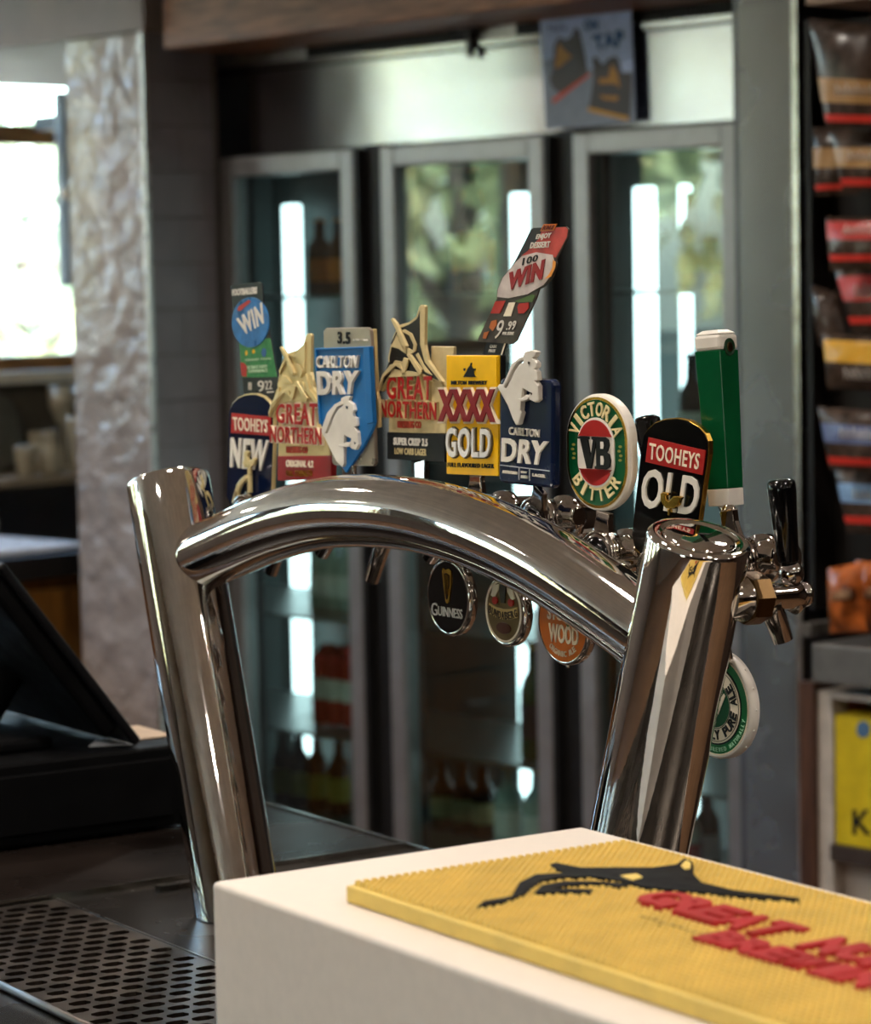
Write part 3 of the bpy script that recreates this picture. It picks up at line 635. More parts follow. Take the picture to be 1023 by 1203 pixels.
part(f, 'tower_emblem', INK, bd, [[(275, 255), (300, 215), (318, 175), (338, 150), (345, 125), (355, 125), (350, 155), (372, 195), (372, 225), (385, 250), (398, 255)], [(278, 175), (295, 175), (290, 200), (278, 195)], [(370, 178), (388, 178), (385, 195), (372, 195)]], .0008, .0018)

# ---- 6: navy block badge with a white horse head
f = badge_face(622, 505, (580, 405, 6.874), back=.038)
t_ = tap((634, 612), 'beer tap with navy blue block badge and white horse head', (636, 580), (650, 700), nb=.0445)
bd = part(f, 'badge', NAVY2, t_, [[(60, 268), (90, 262), (445, 280), (470, 300), (480, 330), (475, 1135), (455, 1160), (75, 1118), (45, 1105), (35, 1070), (48, 300)]], -.011, 0, .003)
letters(f, 'name_lettering', OFFW, bd, [('CARLTON', [(132, 662), (375, 685), (372, 748), (132, 725)], .004), ('DRY', [(75, 752), (450, 782), (410, 972), (70, 942)], .035)], 0, .002)
part(f, 'divider_lines', mat('pale_line', 'b9bcc4', .5), bd, [[(55, 968), (452, 1016), (452, 1022), (55, 974)], [(207, 992), (211, 992), (211, 1092), (207, 1092)], [(292, 1002), (296, 1002), (296, 1098), (292, 1098)]], 0, .0012)
letters(f, 'small_lettering', OFFW, bd, [('AUSTRALIAN', [(75, 1012), (192, 1025), (192, 1048), (75, 1036)], .03), ('LAGER', [(318, 1038), (418, 1050), (418, 1075), (318, 1062)], .03), ('EST', [(226, 1018), (272, 1024), (272, 1040), (226, 1035)], .04), ('1864', [(226, 1052), (278, 1056), (278, 1082), (226, 1076)], .05)], 0, .0014)
hh = [(270, 95), (285, 55), (340, 42), (385, 55), (368, 95), (350, 108), (385, 145), (385, 180), (365, 195), (385, 215), (393, 285), (370, 292), (395, 330), (397, 445), (372, 465), (320, 440), (312, 420), (330, 385), (305, 370), (272, 350), (262, 420), (250, 530), (262, 545), (235, 640), (215, 648), (190, 600), (150, 490), (65, 340), (80, 318), (110, 320), (150, 235), (185, 150), (240, 105)]
gi = [(122, 342), (138, 348), (165, 300), (210, 205), (245, 155), (275, 140), (275, 125)]; go_ = [(122, 342), (150, 290), (195, 195), (235, 140), (275, 125)]
k_ = hh.index((110, 320)); ho = part(f, 'horse_emblem', OFFW, bd, [hh[:k_+1]+gi], -.0002, .006, .001)
part(f, 'horse_mane', OFFW, ho, [[(270, 95)]+hh[:k_-1:-1]+go_], -.0002, .0064, .001)
part(f, 'horse_jaw', OFFW, ho, [[(235, 432), (262, 458), (312, 444), (332, 415), (300, 402), (262, 430)]], .0, .0066, .0008)
part(f, 'horse_eye_and_nostril', mat('umber_ink', '4a443e', .5), ho, [[(318, 132), (334, 138), (328, 158), (316, 150)], [(330, 380), (350, 388), (345, 405)]], .0059, .0066)

# ---- 7: oval green badge with a red and white centre
f = badge_face(701, 532, (655, 455, 7.761), b=50, back=.055)
t_ = tap((708, 652), 'beer tap with oval white and green badge and red white centre', (712, 608), (705, 715), nb=.061)
cc = f.p(360, 596); f.P = cc; f.crop = None
def stad(hw, hh_, n=24): return [(hw*math.cos(a), (hh_-hw)*(1 if math.sin(a) >= 0 else -1)+hw*math.sin(a)) for a in [2*PI*(k+.5)/(2*n) for k in range(2*n)]]
sc = .000852; K = 1/7.761*(cc.y/F)           # metres per crop pixel, vertical
HW, HH = .0432, 545*K*.985
bd = MB(); f.polyL(bd, stad(HW, HH), -.012, 0); bd = bd.build('badge', WHITE, t_, bevel=.003)
o1 = MB(); ringpoly(o1, f, stad(HW-.0028, HH-.0028), stad(HW-.0052, HH-.0052), -.001, .0008); o1.build('gold_line', GOLD, bd)
o1 = MB(); f.polyL(o1, stad(HW-.0054, HH-.0054), -.001, .0006); o1.build('green_field', GREEN, bd)
CW, CH = .0225, 300*K
ctr_ = MB(); f.polyL(ctr_, stad(CW+.0022, CH+.0022), 0, .0022); ctr_ = ctr_.build('centre_panel', WHITE, bd, bevel=.0006)
s_ = stad(CW, CH); zc = 150*K
o1 = MB(); f.polyL(o1, [(x, y) for x, y in s_ if y > zc+.001]+[(-CW, zc), (CW, zc)], .0022, .003); o1.build('red_cap', RED, ctr_)
o1 = MB(); f.polyL(o1, [(CW, -zc), (-CW, -zc)][::-1]+[p for p in s_ if p[1] < -zc-.001], .0022, .003); o1.build('red_foot', RED, ctr_)
mb = MB(); lh = .0298; QX = .84
f.polyL(mb, [(x*QX, y) for x, y in [(-.026, lh*.5), (-.0085, lh*.5), (-.0085, lh*.42), (-.0108, lh*.4), (-.0062, -lh*.15), (-.0018, lh*.4), (-.004, lh*.42), (-.004, lh*.5), (.004, lh*.5), (.0035, lh*.42), (-.0055, -lh*.5), (-.0125, -lh*.5), (-.0225, lh*.42), (-.026, lh*.42)]], .0022, .004)
letsB = [(0, lh*.5), (.016, lh*.5), (.0215, lh*.42), (.0225, lh*.25), (.02, lh*.08), (.018, lh*.03), (.0225, -.03*lh), (.0245, -lh*.22), (.023, -lh*.42), (.017, -lh*.5), (-.0005, -lh*.5), (-.0005, -lh*.42), (.002, -lh*.4), (.002, lh*.4), (0, lh*.42)]
f.polyL(mb, [((x+.001)*QX, y) for x, y in letsB], .0022, .0039)
lt = mb.build('initials', INK, ctr_)
mb = MB()
for y0_, y1_ in ((lh*.14, lh*.36), (-lh*.36, -lh*.08)): f.polyL(mb, [(x*QX, y) for x, y in [(.0105, y0_), (.0148, y0_), (.0158, (y0_+y1_)/2), (.0148, y1_), (.0105, y1_)]], .0039, .0043)
mb.build('initial_gaps', WHITE, lt)
mb = MB(); f.arc(mb, 'VICTORIA', 0, HH-HW-.002, HW-.0122, HW-.0118, 158, 22, .0082, .0125, .0006, .002, .02); mb.build('upper_lettering', mat('pale_yellow_relief', 'ead9a4', .4), bd); mb = MB(); f.arc(mb, 'BITTER', 0, -(HH-HW)+.004, HW-.0125, HW-.0118, 216, 324, .0086, .0122, .0006, .002, .02, inside=True)
mb.build('lower_lettering', MATS['pale_yellow_relief'], bd)
mb = MB()
for sx in (-1, 1):
    for q in range(4): f.polyL(mb, f.ell(sx*.0315+.0012*math.sin(q*2.2), -.006+.0042*q, .0022, .0013, 7), .0006, .0012)
mb.build('hop_sprigs', mat('olive_gold', '8a8a3a', .5), bd)

# ---- 8: black rounded badge, OLD
f = badge_face(790, 545, (735, 480, 7.076), b=50, back=.062)
t_ = tap((775, 672), 'beer tap with black rounded badge, red band and gold bird figure', (770, 650), (842, 728), nb=.065)
out = [(48, 1060), (60, 950), (130, 330), (150, 220), (185, 165), (240, 115), (320, 85), (430, 75), (530, 95), (610, 145), (665, 205), (690, 270), (690, 380), (650, 640), (600, 1000), (560, 1240), (150, 1250), (75, 1170)]
bd = part(f, 'badge', GOLD, t_, [out], -.006, 0, .001)
part(f, 'badge_face', BLACK, bd, [inset(out, .98)], -.001, .0006)
part(f, 'red_band', RED, bd, [[(198, 238), (672, 348), (645, 552), (172, 442)]], .0004, .0016)
letters(f, 'maker_lettering', CREAM, bd, [('TOOHEYS', [(212, 282), (632, 375), (615, 508), (205, 418)], .01)], .0015, .0024)
letters(f, 'name_lettering', OFFW, bd, [('OLD', [(165, 490), (640, 575), (590, 895), (130, 818)], .02)], .0004, .0026)
bi = part(f, 'bird_figure', GOLD, bd, [[(330, 700), (355, 690), (395, 698), (398, 715), (372, 725), (378, 750), (400, 765), (440, 725), (480, 722), (508, 735), (490, 760), (478, 800), (440, 830), (375, 825), (345, 790), (332, 755)], [(388, 828), (408, 830), (408, 885), (388, 885)]], .0024, .007, .001)

# ---- 9: tall square green handle with white ends
f = badge_face(845, 490, (640, 370, 3.197), b=50, back=.07)
t_ = tap((866, 660), 'beer tap with tall square green handle and white ends', (857, 606), None, back=.085)
T0, B0 = fpl(840, 388, .097), fpl(853, 594, .097); ax_ = (T0-B0).normalized(); ang = math.radians(41)
e1 = V((math.cos(ang), -math.sin(ang), 0)); e1 = (e1-ax_*e1.dot(ax_)).normalized(); e2 = ax_.cross(e1); Lh = (T0-B0).length
def sq(mb, h0, h1, s0, s1): return mb.add([B0+ax_*h0+(e1*x+e2*y)*s0 for x, y in ((-1, -1), (1, -1), (1, 1), (-1, 1))]+[B0+ax_*h1+(e1*x+e2*y)*s1 for x, y in ((-1, -1), (1, -1), (1, 1), (-1, 1))], [(3, 2, 1, 0), (4, 5, 6, 7)]+[(i, (i+1) % 4, (i+1) % 4+4, i+4) for i in range(4)])
hd = sq(MB(), .0155, Lh-.0185, .0118, .0142).build('handle', GREEN, t_, bevel=.001)
sq(MB(), 0, .0155, .0116, .0118).build('handle_foot', WHITE, hd, bevel=.0008)
tp = sq(MB(), Lh-.0185, Lh-.004, .01422, .0143); sq(tp, Lh-.004, Lh, .0143, .008); tp.build('handle_top', WHITE, hd, bevel=.003)
c9 = B0+ax_*(Lh-.016)+e1*.0143
med = MB().lathe(c9-e1*.0004, e1, [(0, .008), (.0012, .008), (.0014, .007), (.001, .0065)], 24).build('crest', mat('dark_green_crest', '1d3a26', .3), hd)
MB().lathe(c9+e1*.0005, e1, [(0, .0045), (.0006, .0045), (.0008, .003)], 16).build('crest_centre', BRASS, med)
MB().tube([fpl(857, 604, .085), B0], [.006, .0075], 14).build('lever_stem', CHROME2, t_)

# ---- 10: black knob handle behind the oval badge
sv = ((fpl(708, 652, .062)-FM).dot(fd)+(fpl(775, 672, .062)-FM).dot(fd))/2           # midway between the two neighbouring taps
zh = fpl(742, 664, .062).z
def fs_(back, z): return V((FM.x, FM.y, 0))+fd*sv-fn*back+UP*z
H10 = fs_(.112, zh)
t_ = thing('beer_tap', H10, 'beer tap with plain black knob handle behind the oval badge', 'beer tap', GRP)
MB().tube([fs_(.02, zh), H10-fn*.004], .0065, 14).build('shank', CHROME2, t_)
MB().lathe(fs_(.112, zh-.012), UP, [(0, .006), (.002, .009), (.02, .0095), (.024, .007)], 18).build('faucet_body', CHROME2, t_)
MB().tube([fs_(.112, zh-.01), fs_(.116, zh-.05)], [.0075, .006], 12).build('spout', CHROME2, t_)
P1 = fpl(759, 489, .112); P0 = H10+(P1-H10)*.3; a = (P1-P0).normalized(); L = (P1-P0).length
MB().tube([fs_(.112, zh+.004), P0+a*.004], .0055, 12).build('lever_stem', CHROME2, t_)
MB().lathe(P0, a, [(0, .007), (.002, .009), (L*.5, .0105), (L-.008, .0128), (L-.003, .0125), (L, .009)], 24).build('handle', BLACK, t_)

# ---- 11: single faucet on the side of the near post
S0 = at_pl(866, 704, FM-fn*.03, fn); dv = (BY*.98-UP*.02).normalized()
t_ = thing('beer_tap', S0, 'chrome faucet with black tapered handle on the side of the near post', 'beer tap', GRP)
MB().lathe(S0-dv*.012, dv, [(0, .017), (.014, .017), (.016, .02), (.022, .02), (.024, .016), (.028, .016)], 24).build('shank', CHROME2, t_)
MB().lathe(S0+dv*.004, dv, [(0, .018), (.002, .0225), (.006, .0232), (.0205, .0232), (.0225, .021), (.0235, .018)], 8, smooth=False).build('brass_nut', BRASS, t_)
S1 = S0+dv*.042
MB().lathe(S0+dv*.028, dv, [(0, .0125), (.003, .013), (.014, .0115), (.03, .0125), (.04, .0115), (.044, .0095), (.046, .011), (.050, .011), (.051, .008)], 22).build('faucet_body', CHROME2, t_)
J = S0+dv*.088
jx = at_pl(930, 690, J, V((0, 1, 0)))
MB().tube([S0+dv*.036-UP*.002, at_pl(908, 718, S0+dv*.05, V((0, 1, 0))), at_pl(920, 753, S0+dv*.055, V((0, 1, 0)))], [.012, .0105, .0092], 16).build('spout', CHROME2, t_)
MB().tube([S0+dv*.07-UP*.004, at_pl(930, 716, S0+dv*.06, V((0, 1, 0)))], [.009, .007], 12).build('vent_stub', CHROME2, t_)
hb = at_pl(929, 674, S0+dv*.06, V((0, 1, 0)))
MB().tube([hb-UP*.022, hb], .008, 14).build('lever_stem', CHROME2, t_)
MB().sphere(hb, .0118, 20, 12).build('lever_ball', CHROME2, t_)
ht = at_pl(917, 563, hb, V((0, 1, 0))); hb2 = at_pl(926, 661, hb, V((0, 1, 0))); a = (ht-hb2).normalized(); L = (ht-hb2).length
MB().tube([hb, hb2+a*.002], .0052, 12).build('collar', CHROME2, t_)
MB().lathe(hb2, a, [(0, .0085), (.002, .0095), (L*.5, .0112), (L-.01, .0128), (L-.003, .0124), (L, .0095)], 26).build('handle', BLACK, t_)

# ================================================================== ROUND MEDALLIONS UNDER THE ARCH
def medallion(px, py, r, b_, label, base_m, rim_m, top_px, bk=.045):
    f = Face(fpl(px, py, bk), b_); T_ = thing('tap_medallion', f.P, label, 'medallion', 'round badges hung from the font')
    d = MB(); d.lathe(f.P-f.n*.012, f.n, [(0, r-.003), (.002, r), (.010, r), (.012, r-.0012), (.0126, r-.0028), (.0118, r-.0036)], 56); rim = d.build('rim', rim_m, T_)
    d = MB(); f.polyL(d, f.ell(0, 0, r-.0034, r-.0034, 56), -.002, .0002); fc = d.build('disc_face', base_m, T_)
    tp = fpl(*top_px, bk*.3)
    MB().tube([f.P-f.n*.0125, f.P-f.n*.02+UP*.02, tp-f.n*.02, tp], .005, 10).build('bracket', CHROME2, T_)
    k = 0
    for q in range(16):
        an = 2*PI*q/16; 
        MB().sphere(f.L(math.cos(an)*r, math.sin(an)*r, -.006), .0011, 6, 4).build('rivet', rim_m, rim)
    return f, fc
mpx = lambda y, px=0: y/F
f, fc = medallion(526, 702, .0385, 57, 'round black medallion with gold harp under the arch', BLACK, CHROME2, (528, 640))
mb = MB(); h = [(-.008, .026), (-.006, .029), (-.002, .0275), (.004, .029), (.008, .027), (.0075, .012), (.003, -.004), (.0, -.006), (-.0025, -.0045), (-.006, .012)]
f.polyL(mb, h, .0002, .0012); hp = mb.build('harp_emblem', GOLD, fc)
mb = MB(); f.polyL(mb, [(-.0042, .0235), (0, .0245), (.0055, .0225), (.005, .012), (.0012, -.001), (-.0008, -.002), (-.0035, .011)], .0012, .0016); hg = mb.build('harp_gap', BLACK, hp)
mb = MB()
for q in range(5): x = -.003+.0016*q; f.polyL(mb, [(x, .023), (x+.0004, .023), (x+.0005, .003), (x+.0002, .003)], .0016, .0019)
mb.build('harp_strings', GOLD, hp)
mb = MB(); f.textL(mb, 'G', -.024, -.0135, .0105, .0125, .0002, .001, .0); f.textL(mb, 'UINNESS', .0045, -.0145, .043, .0095, .0002, .001, .0); mb.build('lettering', mat('silver_print', 'c9c6c0', .4), fc)
f, fc = medallion(592, 718, .0345, 57, 'round cream and brown crest medallion under the arch', mat('bronze_disc', '6a5836', .3, .4), CHROME2, (596, 665))
mb = MB(); ringpoly(mb, f, f.ell(0, 0, .0305, .0305), f.ell(0, 0, .0285, .0285), .0002, .0012); mb.build('cream_ring', CREAM, fc)
mb = MB(); f.polyL(mb, [(-.024, -.004), (-.012, -.007), (0, -.008), (.012, -.007), (.024, -.004), (.024, .006), (.012, .003), (0, .002), (-.012, .003), (-.024, .006)], .0002, .0014); rb_ = mb.build('ribbon', mat('tan_ribbon', 'b79d62', .4), fc)
mb = MB(); f.arc(mb, 'BUNDABERG', 0, .06, .064, .064, 250, 290, .0042, .007, .0014, .002, .02, inside=True); mb.build('ribbon_lettering', mat('umber_print', '3a2a1a', .5), rb_)
mb = MB(); f.polyL(mb, [(-.003, .008), (.003, .008), (.006, .028), (.002, .024), (-.002, .028), (-.006, .02)], .0002, .0016); mb.build('bear_figure', mat('dark_bronze_figure', '2a2016', .4), fc)
mb = MB(); f.polyL(mb, [(-.02, .014), (-.016, .024), (-.007, .026), (-.008, .02), (-.015, .012)], .0002, .0016); mb.build('scroll', CREAM, fc)
mb = MB(); f.polyL(mb, [(.02, .014), (.016, .024), (.007, .026), (.008, .02), (.015, .012)], .0002, .0016); mb.build('scroll', CREAM, fc)
for s_ in (-1, 1):
    mb = MB(); f.polyL(mb, f.ell(s_*.0135, .0095, .0045, .0038, 10), .0002, .0018); mb.build('red_flower', RED, fc)
mb = MB(); f.polyL(mb, f.ell(0, -.0165, .012, .0055, 20), .0002, .0014); mb.build('barrel', mat('barrel_brown', '4a2216', .3), fc)
f, fc = medallion(661, 733, .0395, 55, 'round orange medallion with cream lettering under the arch', ORANGE, CHROME2, (672, 690))
mb = MB(); f.textL(mb, 'STONE', -.002, .0095, .040, .0125, .0002, .0014, .02); f.textL(mb, 'WOOD', .002, -.0095, .044, .0165, .0002, .0014, .03); f.arc(mb, 'ORGANIC ALE', 0, 0, .0285, .0285, 232, 308, .0036, .0052, .0002, .0012, .01, inside=True)
mb.build('lettering', mat('cream_print', 'e0cfb2', .5), fc)
mb = MB(); f.polyL(mb, [(.004, .004), (.008, .02), (.011, .006), (.016, .016), (.016, .002), (.010, -.002)], .0014, .002); mb.build('leaf_emblem', mat('olive_leaf', '4a5a2a', .5), fc)
MB().sphere(f.L(.002, -.0405, -.004), .0018, 10, 8).build('water_drop', CHROME2, fc)
f, fc = medallion(840, 828, .0495, 55, 'round green and white medallion behind the near post', GREEN2, WHITE, (828, 740), bk=.085)
E2 = lambda r: f.ell(0, 0, r, r, 48)
mb = MB(); ringpoly(mb, f, E2(.0462), E2(.0448), .0002, .0008); mb.build('pale_line', CREAM, fc)
mb = MB(); f.polyL(mb, E2(.0365), .0002, .0006); mb.build('black_ring', INK, fc)
mb = MB(); f.polyL(mb, E2(.0350), .0006, .0010); cr_ = mb.build('cream_ring', CREAM, fc)
mb = MB(); ringpoly(mb, f, E2(.0335), E2(.0330), .0010, .0013); ringpoly(mb, f, E2(.0218), E2(.0212), .0010, .0013); mb.build('ring_lines', INK, cr_)
mb = MB(); f.polyL(mb, E2(.0205), .0010, .0014); ig = mb.build('inner_green', mat('dark_bottle_green', '0b4a2a', .3), fc)
mb = MB(); f.polyL(mb, [(-.012, -.01), (.002, -.002), (.014, .012), (.016, .010), (.006, -.008)], .0014, .002); mb.build('hop_emblem', CREAM, ig)
mb = MB(); f.arc(mb, 'NEWLY PURE ALE', 0, 0, .0272, .0272, 225, 398, .0058, .0082, .0010, .0018, .03, inside=True); mb.build('ring_lettering', INK, cr_)
mb = MB(); f.arc(mb, 'BREWED NATURALLY', 0, 0, .0408, .0408, 262, 345, .0026, .0038, .0002, .0010, .01, inside=True); mb.build('rim_lettering', mat('pale_green_print', '9ad0a8', .5), fc)

# ================================================================== PROMOTION CARDS
f = badge_face(295, 400, (260, 320, 8.02), b=52, back=.0785)
c1 = thing('promotion_card', f.p(370, 1190, -.001), 'dark and green promotion card with blue WIN disc behind the navy badge', 'card')
bs = part(f, 'card_strip', mat('card_black', '15151a', .3), c1, [[(82, 140), (95, 122), (345, 90), (372, 100), (384, 125), (395, 290), (455, 600), (540, 1080), (545, 1230), (225, 1230), (205, 1100), (185, 860), (165, 640), (105, 300)]], -.0016, 0)
part(f, 'green_panel', mat('card_green', '1d6a38', .35, col2='3f8a4a', scale=120), bs, [[(168, 640), (462, 620), (525, 985), (200, 990), (186, 860)]], 0, .0004)
part(f, 'blue_disc', mat('card_blue', '2a6fae', .3, scale=70, var=.25), bs, [f.ell(280, 470, 174, 236)], 0, .0012)
part(f, 'red_tab', mat('card_red', 'b02a22', .4), bs, [[(160, 355), (175, 320), (270, 258), (288, 275), (262, 300), (185, 365)]], .0012, .0016)
part(f, 'badge_dot', MATS['card_red'], bs, [[(182, 850), (215, 850), (245, 890), (242, 985), (195, 975)]], .0004, .0008)
letters(f, 'lettering', OFFW, bs, [('WIN', [(150, 440), (392, 280), (410, 480), (222, 592)], .03), ('FOOTBALLERS', [(110, 160), (345, 135), (345, 200), (115, 222)], .03)], .0011, .0018)
letters(f, 'price_lettering', OFFW, bs, [('9', [(345, 1022), (402, 1018), (410, 1130), (345, 1120)], .0), ('22', [(412, 1022), (478, 1018), (480, 1098), (418, 1105)], .0), ('UP TO', [(258, 1035), (285, 1035), (285, 1108), (258, 1108)], 0.), ('SCHOONERS', [(430, 1122), (495, 1118), (495, 1132), (432, 1136)], .02)], 0, .0008)
letters(f, 'print_lettering', mat('pale_green_card', 'b9d6b0', .5), bs, [('ULTIMATE FOOTY', [(248, 880), (438, 870), (438, 902), (252, 912)], .02), ('EXPERIENCE', [(260, 918), (440, 908), (440, 938), (262, 945)], .02), ('GRAND FINAL', [(230, 815), (475, 800), (478, 820), (232, 838)], .0)], .0004, .0009)
part(f, 'coloured_dots', YELLOW, bs, [f.ell(308, 745, 13, 20, 10), f.ell(240, 760, 10, 24, 10)], .0004, .0008); part(f, 'blue_dot', mat('dot_blue', '2f5f9a', .4), bs, [f.ell(405, 755, 22, 42, 14)], .0004, .0008)
f = badge_face(615, 340, (560, 250, 6.683), b=52, back=.058)
c2_ = thing('promotion_card', f.p(120, 1110, -.001), 'red and brown promotion card with WIN lettering above the yellow badge', 'card')
bs = part(f, 'card_strip', mat('card_brown', '4a3f38', .35, scale=80, col2='332a26'), c2_, [[(425, 130), (445, 118), (700, 108), (722, 130), (715, 190), (622, 368), (630, 400), (605, 490), (545, 570), (490, 600), (462, 680), (312, 1005), (280, 1030), (14, 1012), (8, 995), (155, 680), (158, 610), (195, 510), (270, 430), (325, 330)]], -.0016, 0)
part(f, 'stem', BLACKM, c2_, [[(68, 1005), (222, 1010), (172, 1190), (18, 1190)]], -.0034, -.0015)
part(f, 'stem_edge', CREAM, c2_, [[(210, 1020), (222, 1015), (188, 1120), (178, 1120)]], -.0016, -.0012)
part(f, 'red_panel', mat('card_rose', 'c94a40', .35, col2='8c2a2a', scale=60), bs, [[(432, 150), (450, 122), (698, 112), (716, 132), (708, 190), (622, 350), (480, 345), (330, 335)]], 0, .0003)
part(f, 'dark_corner', mat('card_ink', '241f22', .4), bs, [[(427, 135), (447, 121), (520, 117), (490, 200), (400, 300), (310, 365)]], .0003, .0005)
part(f, 'pale_disc', mat('card_silver', 'cfc3bd', .35, col2='a3928c', scale=50), bs, [[(300, 400), (360, 340), (470, 310), (600, 330), (618, 400), (590, 490), (530, 565), (400, 640), (250, 670), (165, 660), (172, 600), (210, 510)]], .0005, .0009)
part(f, 'amber_edge', mat('card_amber', 'e0913a', .4), bs, [[(605, 370), (626, 385), (622, 430), (590, 500), (540, 520), (575, 480), (600, 430)]], .0009, .0012)
part(f, 'grass_patch', mat('card_grass', '4f6a34', .5), bs, [[(300, 695), (440, 640), (462, 650), (440, 700), (330, 702)]], .0003, .0007)
part(f, 'orange_tab', ORANGE, bs, [[(530, 90), (635, 86), (608, 140), (503, 145)]], .0003, .001)
letters(f, 'win_lettering', mat('card_win_red', '8a1c1e', .4), bs, [('WIN', [(262, 470), (545, 362), (520, 520), (238, 618)], .06)], .0009, .0016)
letters(f, 'dark_lettering', INK, bs, [('100', [(372, 355), (492, 325), (480, 378), (362, 415)], .02)], .0009, .0014)
letters(f, 'pale_lettering', OFFW, bs, [('ENJOY', [(478, 168), (592, 155), (578, 210), (462, 218)], .03), ('DESSERT', [(432, 232), (582, 222), (575, 272), (420, 280)], .03)], .0004, .001)
letters(f, 'price_lettering', OFFW, bs, [('9', [(180, 842), (228, 842), (185, 988), (132, 988)], .0), ('.99', [(240, 855), (318, 845), (300, 918), (235, 920)], .02), ('PER SERVE', [(210, 935), (298, 935), (290, 960), (205, 958)], .02)], .0004, .001)
letters(f, 'tab_lettering', mat('tab_dark', '6a2412', .5), bs, [('BONUS', [(538, 98), (622, 95), (600, 133), (515, 136)], .03)], .001, .0014)
letters(f, 'stem_lettering', OFFW, c2_, [('CASH', [(98, 1035), (150, 1037), (142, 1062), (92, 1060)], .03), ('PRIZE', [(88, 1072), (140, 1074), (132, 1096), (82, 1094)], .03)], -.0017, -.0012)
part(f, 'red_print', MATS['card_red'], bs, [[(150, 695), (228, 690), (185, 790), (112, 790)], [(335, 712), (412, 705), (410, 750), (372, 790), (330, 790), (322, 740)]], .0002, .0007)
part(f, 'orange_print', mat('print_orange', 'b0602a', .5), bs, [[(118, 850), (158, 840), (160, 880), (128, 930), (100, 900)], [(60, 940), (100, 930), (75, 988), (50, 985)]], .0002, .0007)
part(f, 'pale_print', CREAM, bs, [[(255, 705), (306, 702), (270, 812), (212, 812)]], .0002, .0007)
# ================================================================== FRIDGES
FRM = mat('grey_aluminium_frame', '8f8d8c', .38, .6, var=.05)
FRS = mat('black_door_side', '1b1a19', .45)
FIN = mat('fridge_lining', '3c4443', .45, scale=6)
SHELFM = mat('wire_shelf', '5f6765', .35, .7)
LED = mat('cool_light_tube', 'f2fbff', .4, emit='eaf8ff', es=6)
FGL = glass_mat('fridge_glass', 'dcebe8', 1.9)
SHZ = [.27, .50, .79, 1.19, 1.58]
FX0, FX1 = -1.44, .80
fg = thing('glass_door_fridge', w(-.1, .35, 0), 'long upright drinks fridge with three glass doors in grey frames', 'fridge')
bd = MB(); wbox(bd, FX0, FX1, .64, .67, .02, 1.925); wbox(bd, FX0, FX0+.02, .075, .64, .02, 1.925); wbox(bd, FX1-.02, FX1, .075, .64, .02, 1.925); wbox(bd, FX0+.02, FX1-.02, .075, .64, 1.9, 1.925); wbox(bd, FX0+.02, FX1-.02, .075, .64, .02, .12)
bd.build('cabinet', FIN, fg)
for z in SHZ: wbox(MB(), FX0+.022, FX1-.022, .11, .56, z-.012, z-.004).build('shelf', SHELFM, fg)
for px, t, hw in ((346, .57, .026), (612, .57, .024), (757, .57, .026), (804, .57, .011)):
    x = wp(px, 600, t)[0]; MB().box(w(x-hw, t, .2), WX*hw*2, WY*.03, UP*1.62).build('light_tube', LED, fg, bevel=.006)
Z0, Z1, T = .12, 1.915, .046
for i, (d0, d1, m1) in enumerate(((-.873, -.39, -.31), (-.297, .222, .292), (.31, .771, .80))):
    dr = MB(); wbox(dr, d0, d0+T, 0, .05, Z0, Z1); wbox(dr, d1-T, d1, 0, .05, Z0, Z1); wbox(dr, d0+T, d1-T, 0, .05, Z1-T, Z1); wbox(dr, d0+T, d1-T, 0, .05, Z0, Z0+T)
    dr = dr.build('door', FRM, fg, bevel=.004)
    wbox(MB(), d1, d1+.012, .004, .068, Z0, Z1).build('door_side', FRS, dr)
    gk = MB(); wbox(gk, d0+.006, d0+T, .05, .07, Z0, Z1); wbox(gk, d1-T, d1-.002, .05, .07, Z0, Z1); wbox(gk, d0+T, d1-T, .05, .07, Z1-T, Z1); gk.build('gasket', FRS, dr)
    wbox(MB(), d0+T, d1-T, .02, .026, Z0+T, Z1-T).build('pane', FGL, dr)
    wbox(MB(), d1+.013, m1, .03, .074, .05, 1.925).build('mullion', FRS if i < 2 else FRM, fg)
wbox(MB(), FX0, -.89, .03, .074, .02, 1.925).build('mullion', FRS, fg)
def bottle(x, t, z, h, r, body, cap, label_m, label, kind='bottle', grp='drinks in the fridges'):
    T_ = thing(kind if kind == 'bottle' else 'drink_can', w(x, t, z), label, kind, grp)
    c = w(x, t, z)
    if kind == 'bottle':
        MB().lathe(c, UP, [(0, r*.9), (.004, r), (h*.58, r), (h*.68, r*.8), (h*.76, r*.45), (h*.95, r*.38)], 16).build('glass_body', body, T_)
        MB().lathe(c+UP*(h*.95), UP, [(0, r*.47), (h*.05, r*.45)], 14).build('cap', cap, T_)
        MB().lathe(c+UP*(h*.18), UP, [(0, r*1.02), (h*.3, r*1.02)], 16, cap=False).build('bottle_label', label_m, T_)
    else:
        MB().lathe(c, UP, [(0, r*.8), (.006, r), (h-.012, r), (h-.002, r*.82), (h, r*.8), (h-.003, r*.75)], 16).build('can_body', body, T_)
        MB().lathe(c+UP*h*.35, UP, [(0, r*1.01), (h*.3, r*1.01)], 16, cap=False).build('can_band', label_m, T_)
    return T_
AMB = mat('amber_glass', '6a3a10', .12); CLR = mat('clear_bottle', '9fb0a8', .12); GRB = mat('green_bottle_glass', '0f4a34', .12); DKB = mat('dark_brown_glass', '22130c', .12)
ORL = mat('orange_label', 'e8821c', .5); REDC = mat('red_can', 'c8323a', .25, .3); YCAP = mat('yellow_cap', 'e3b90f', .4); WLB = mat('white_label', 'd8d8d2', .5); SILV = mat('silver_can', 'b4b6b8', .25, .8)
def row(pxs, py, t, z, *a, **k):
    for p in pxs: bottle(wp(p, py, t)[0], t, z, *a, **k)
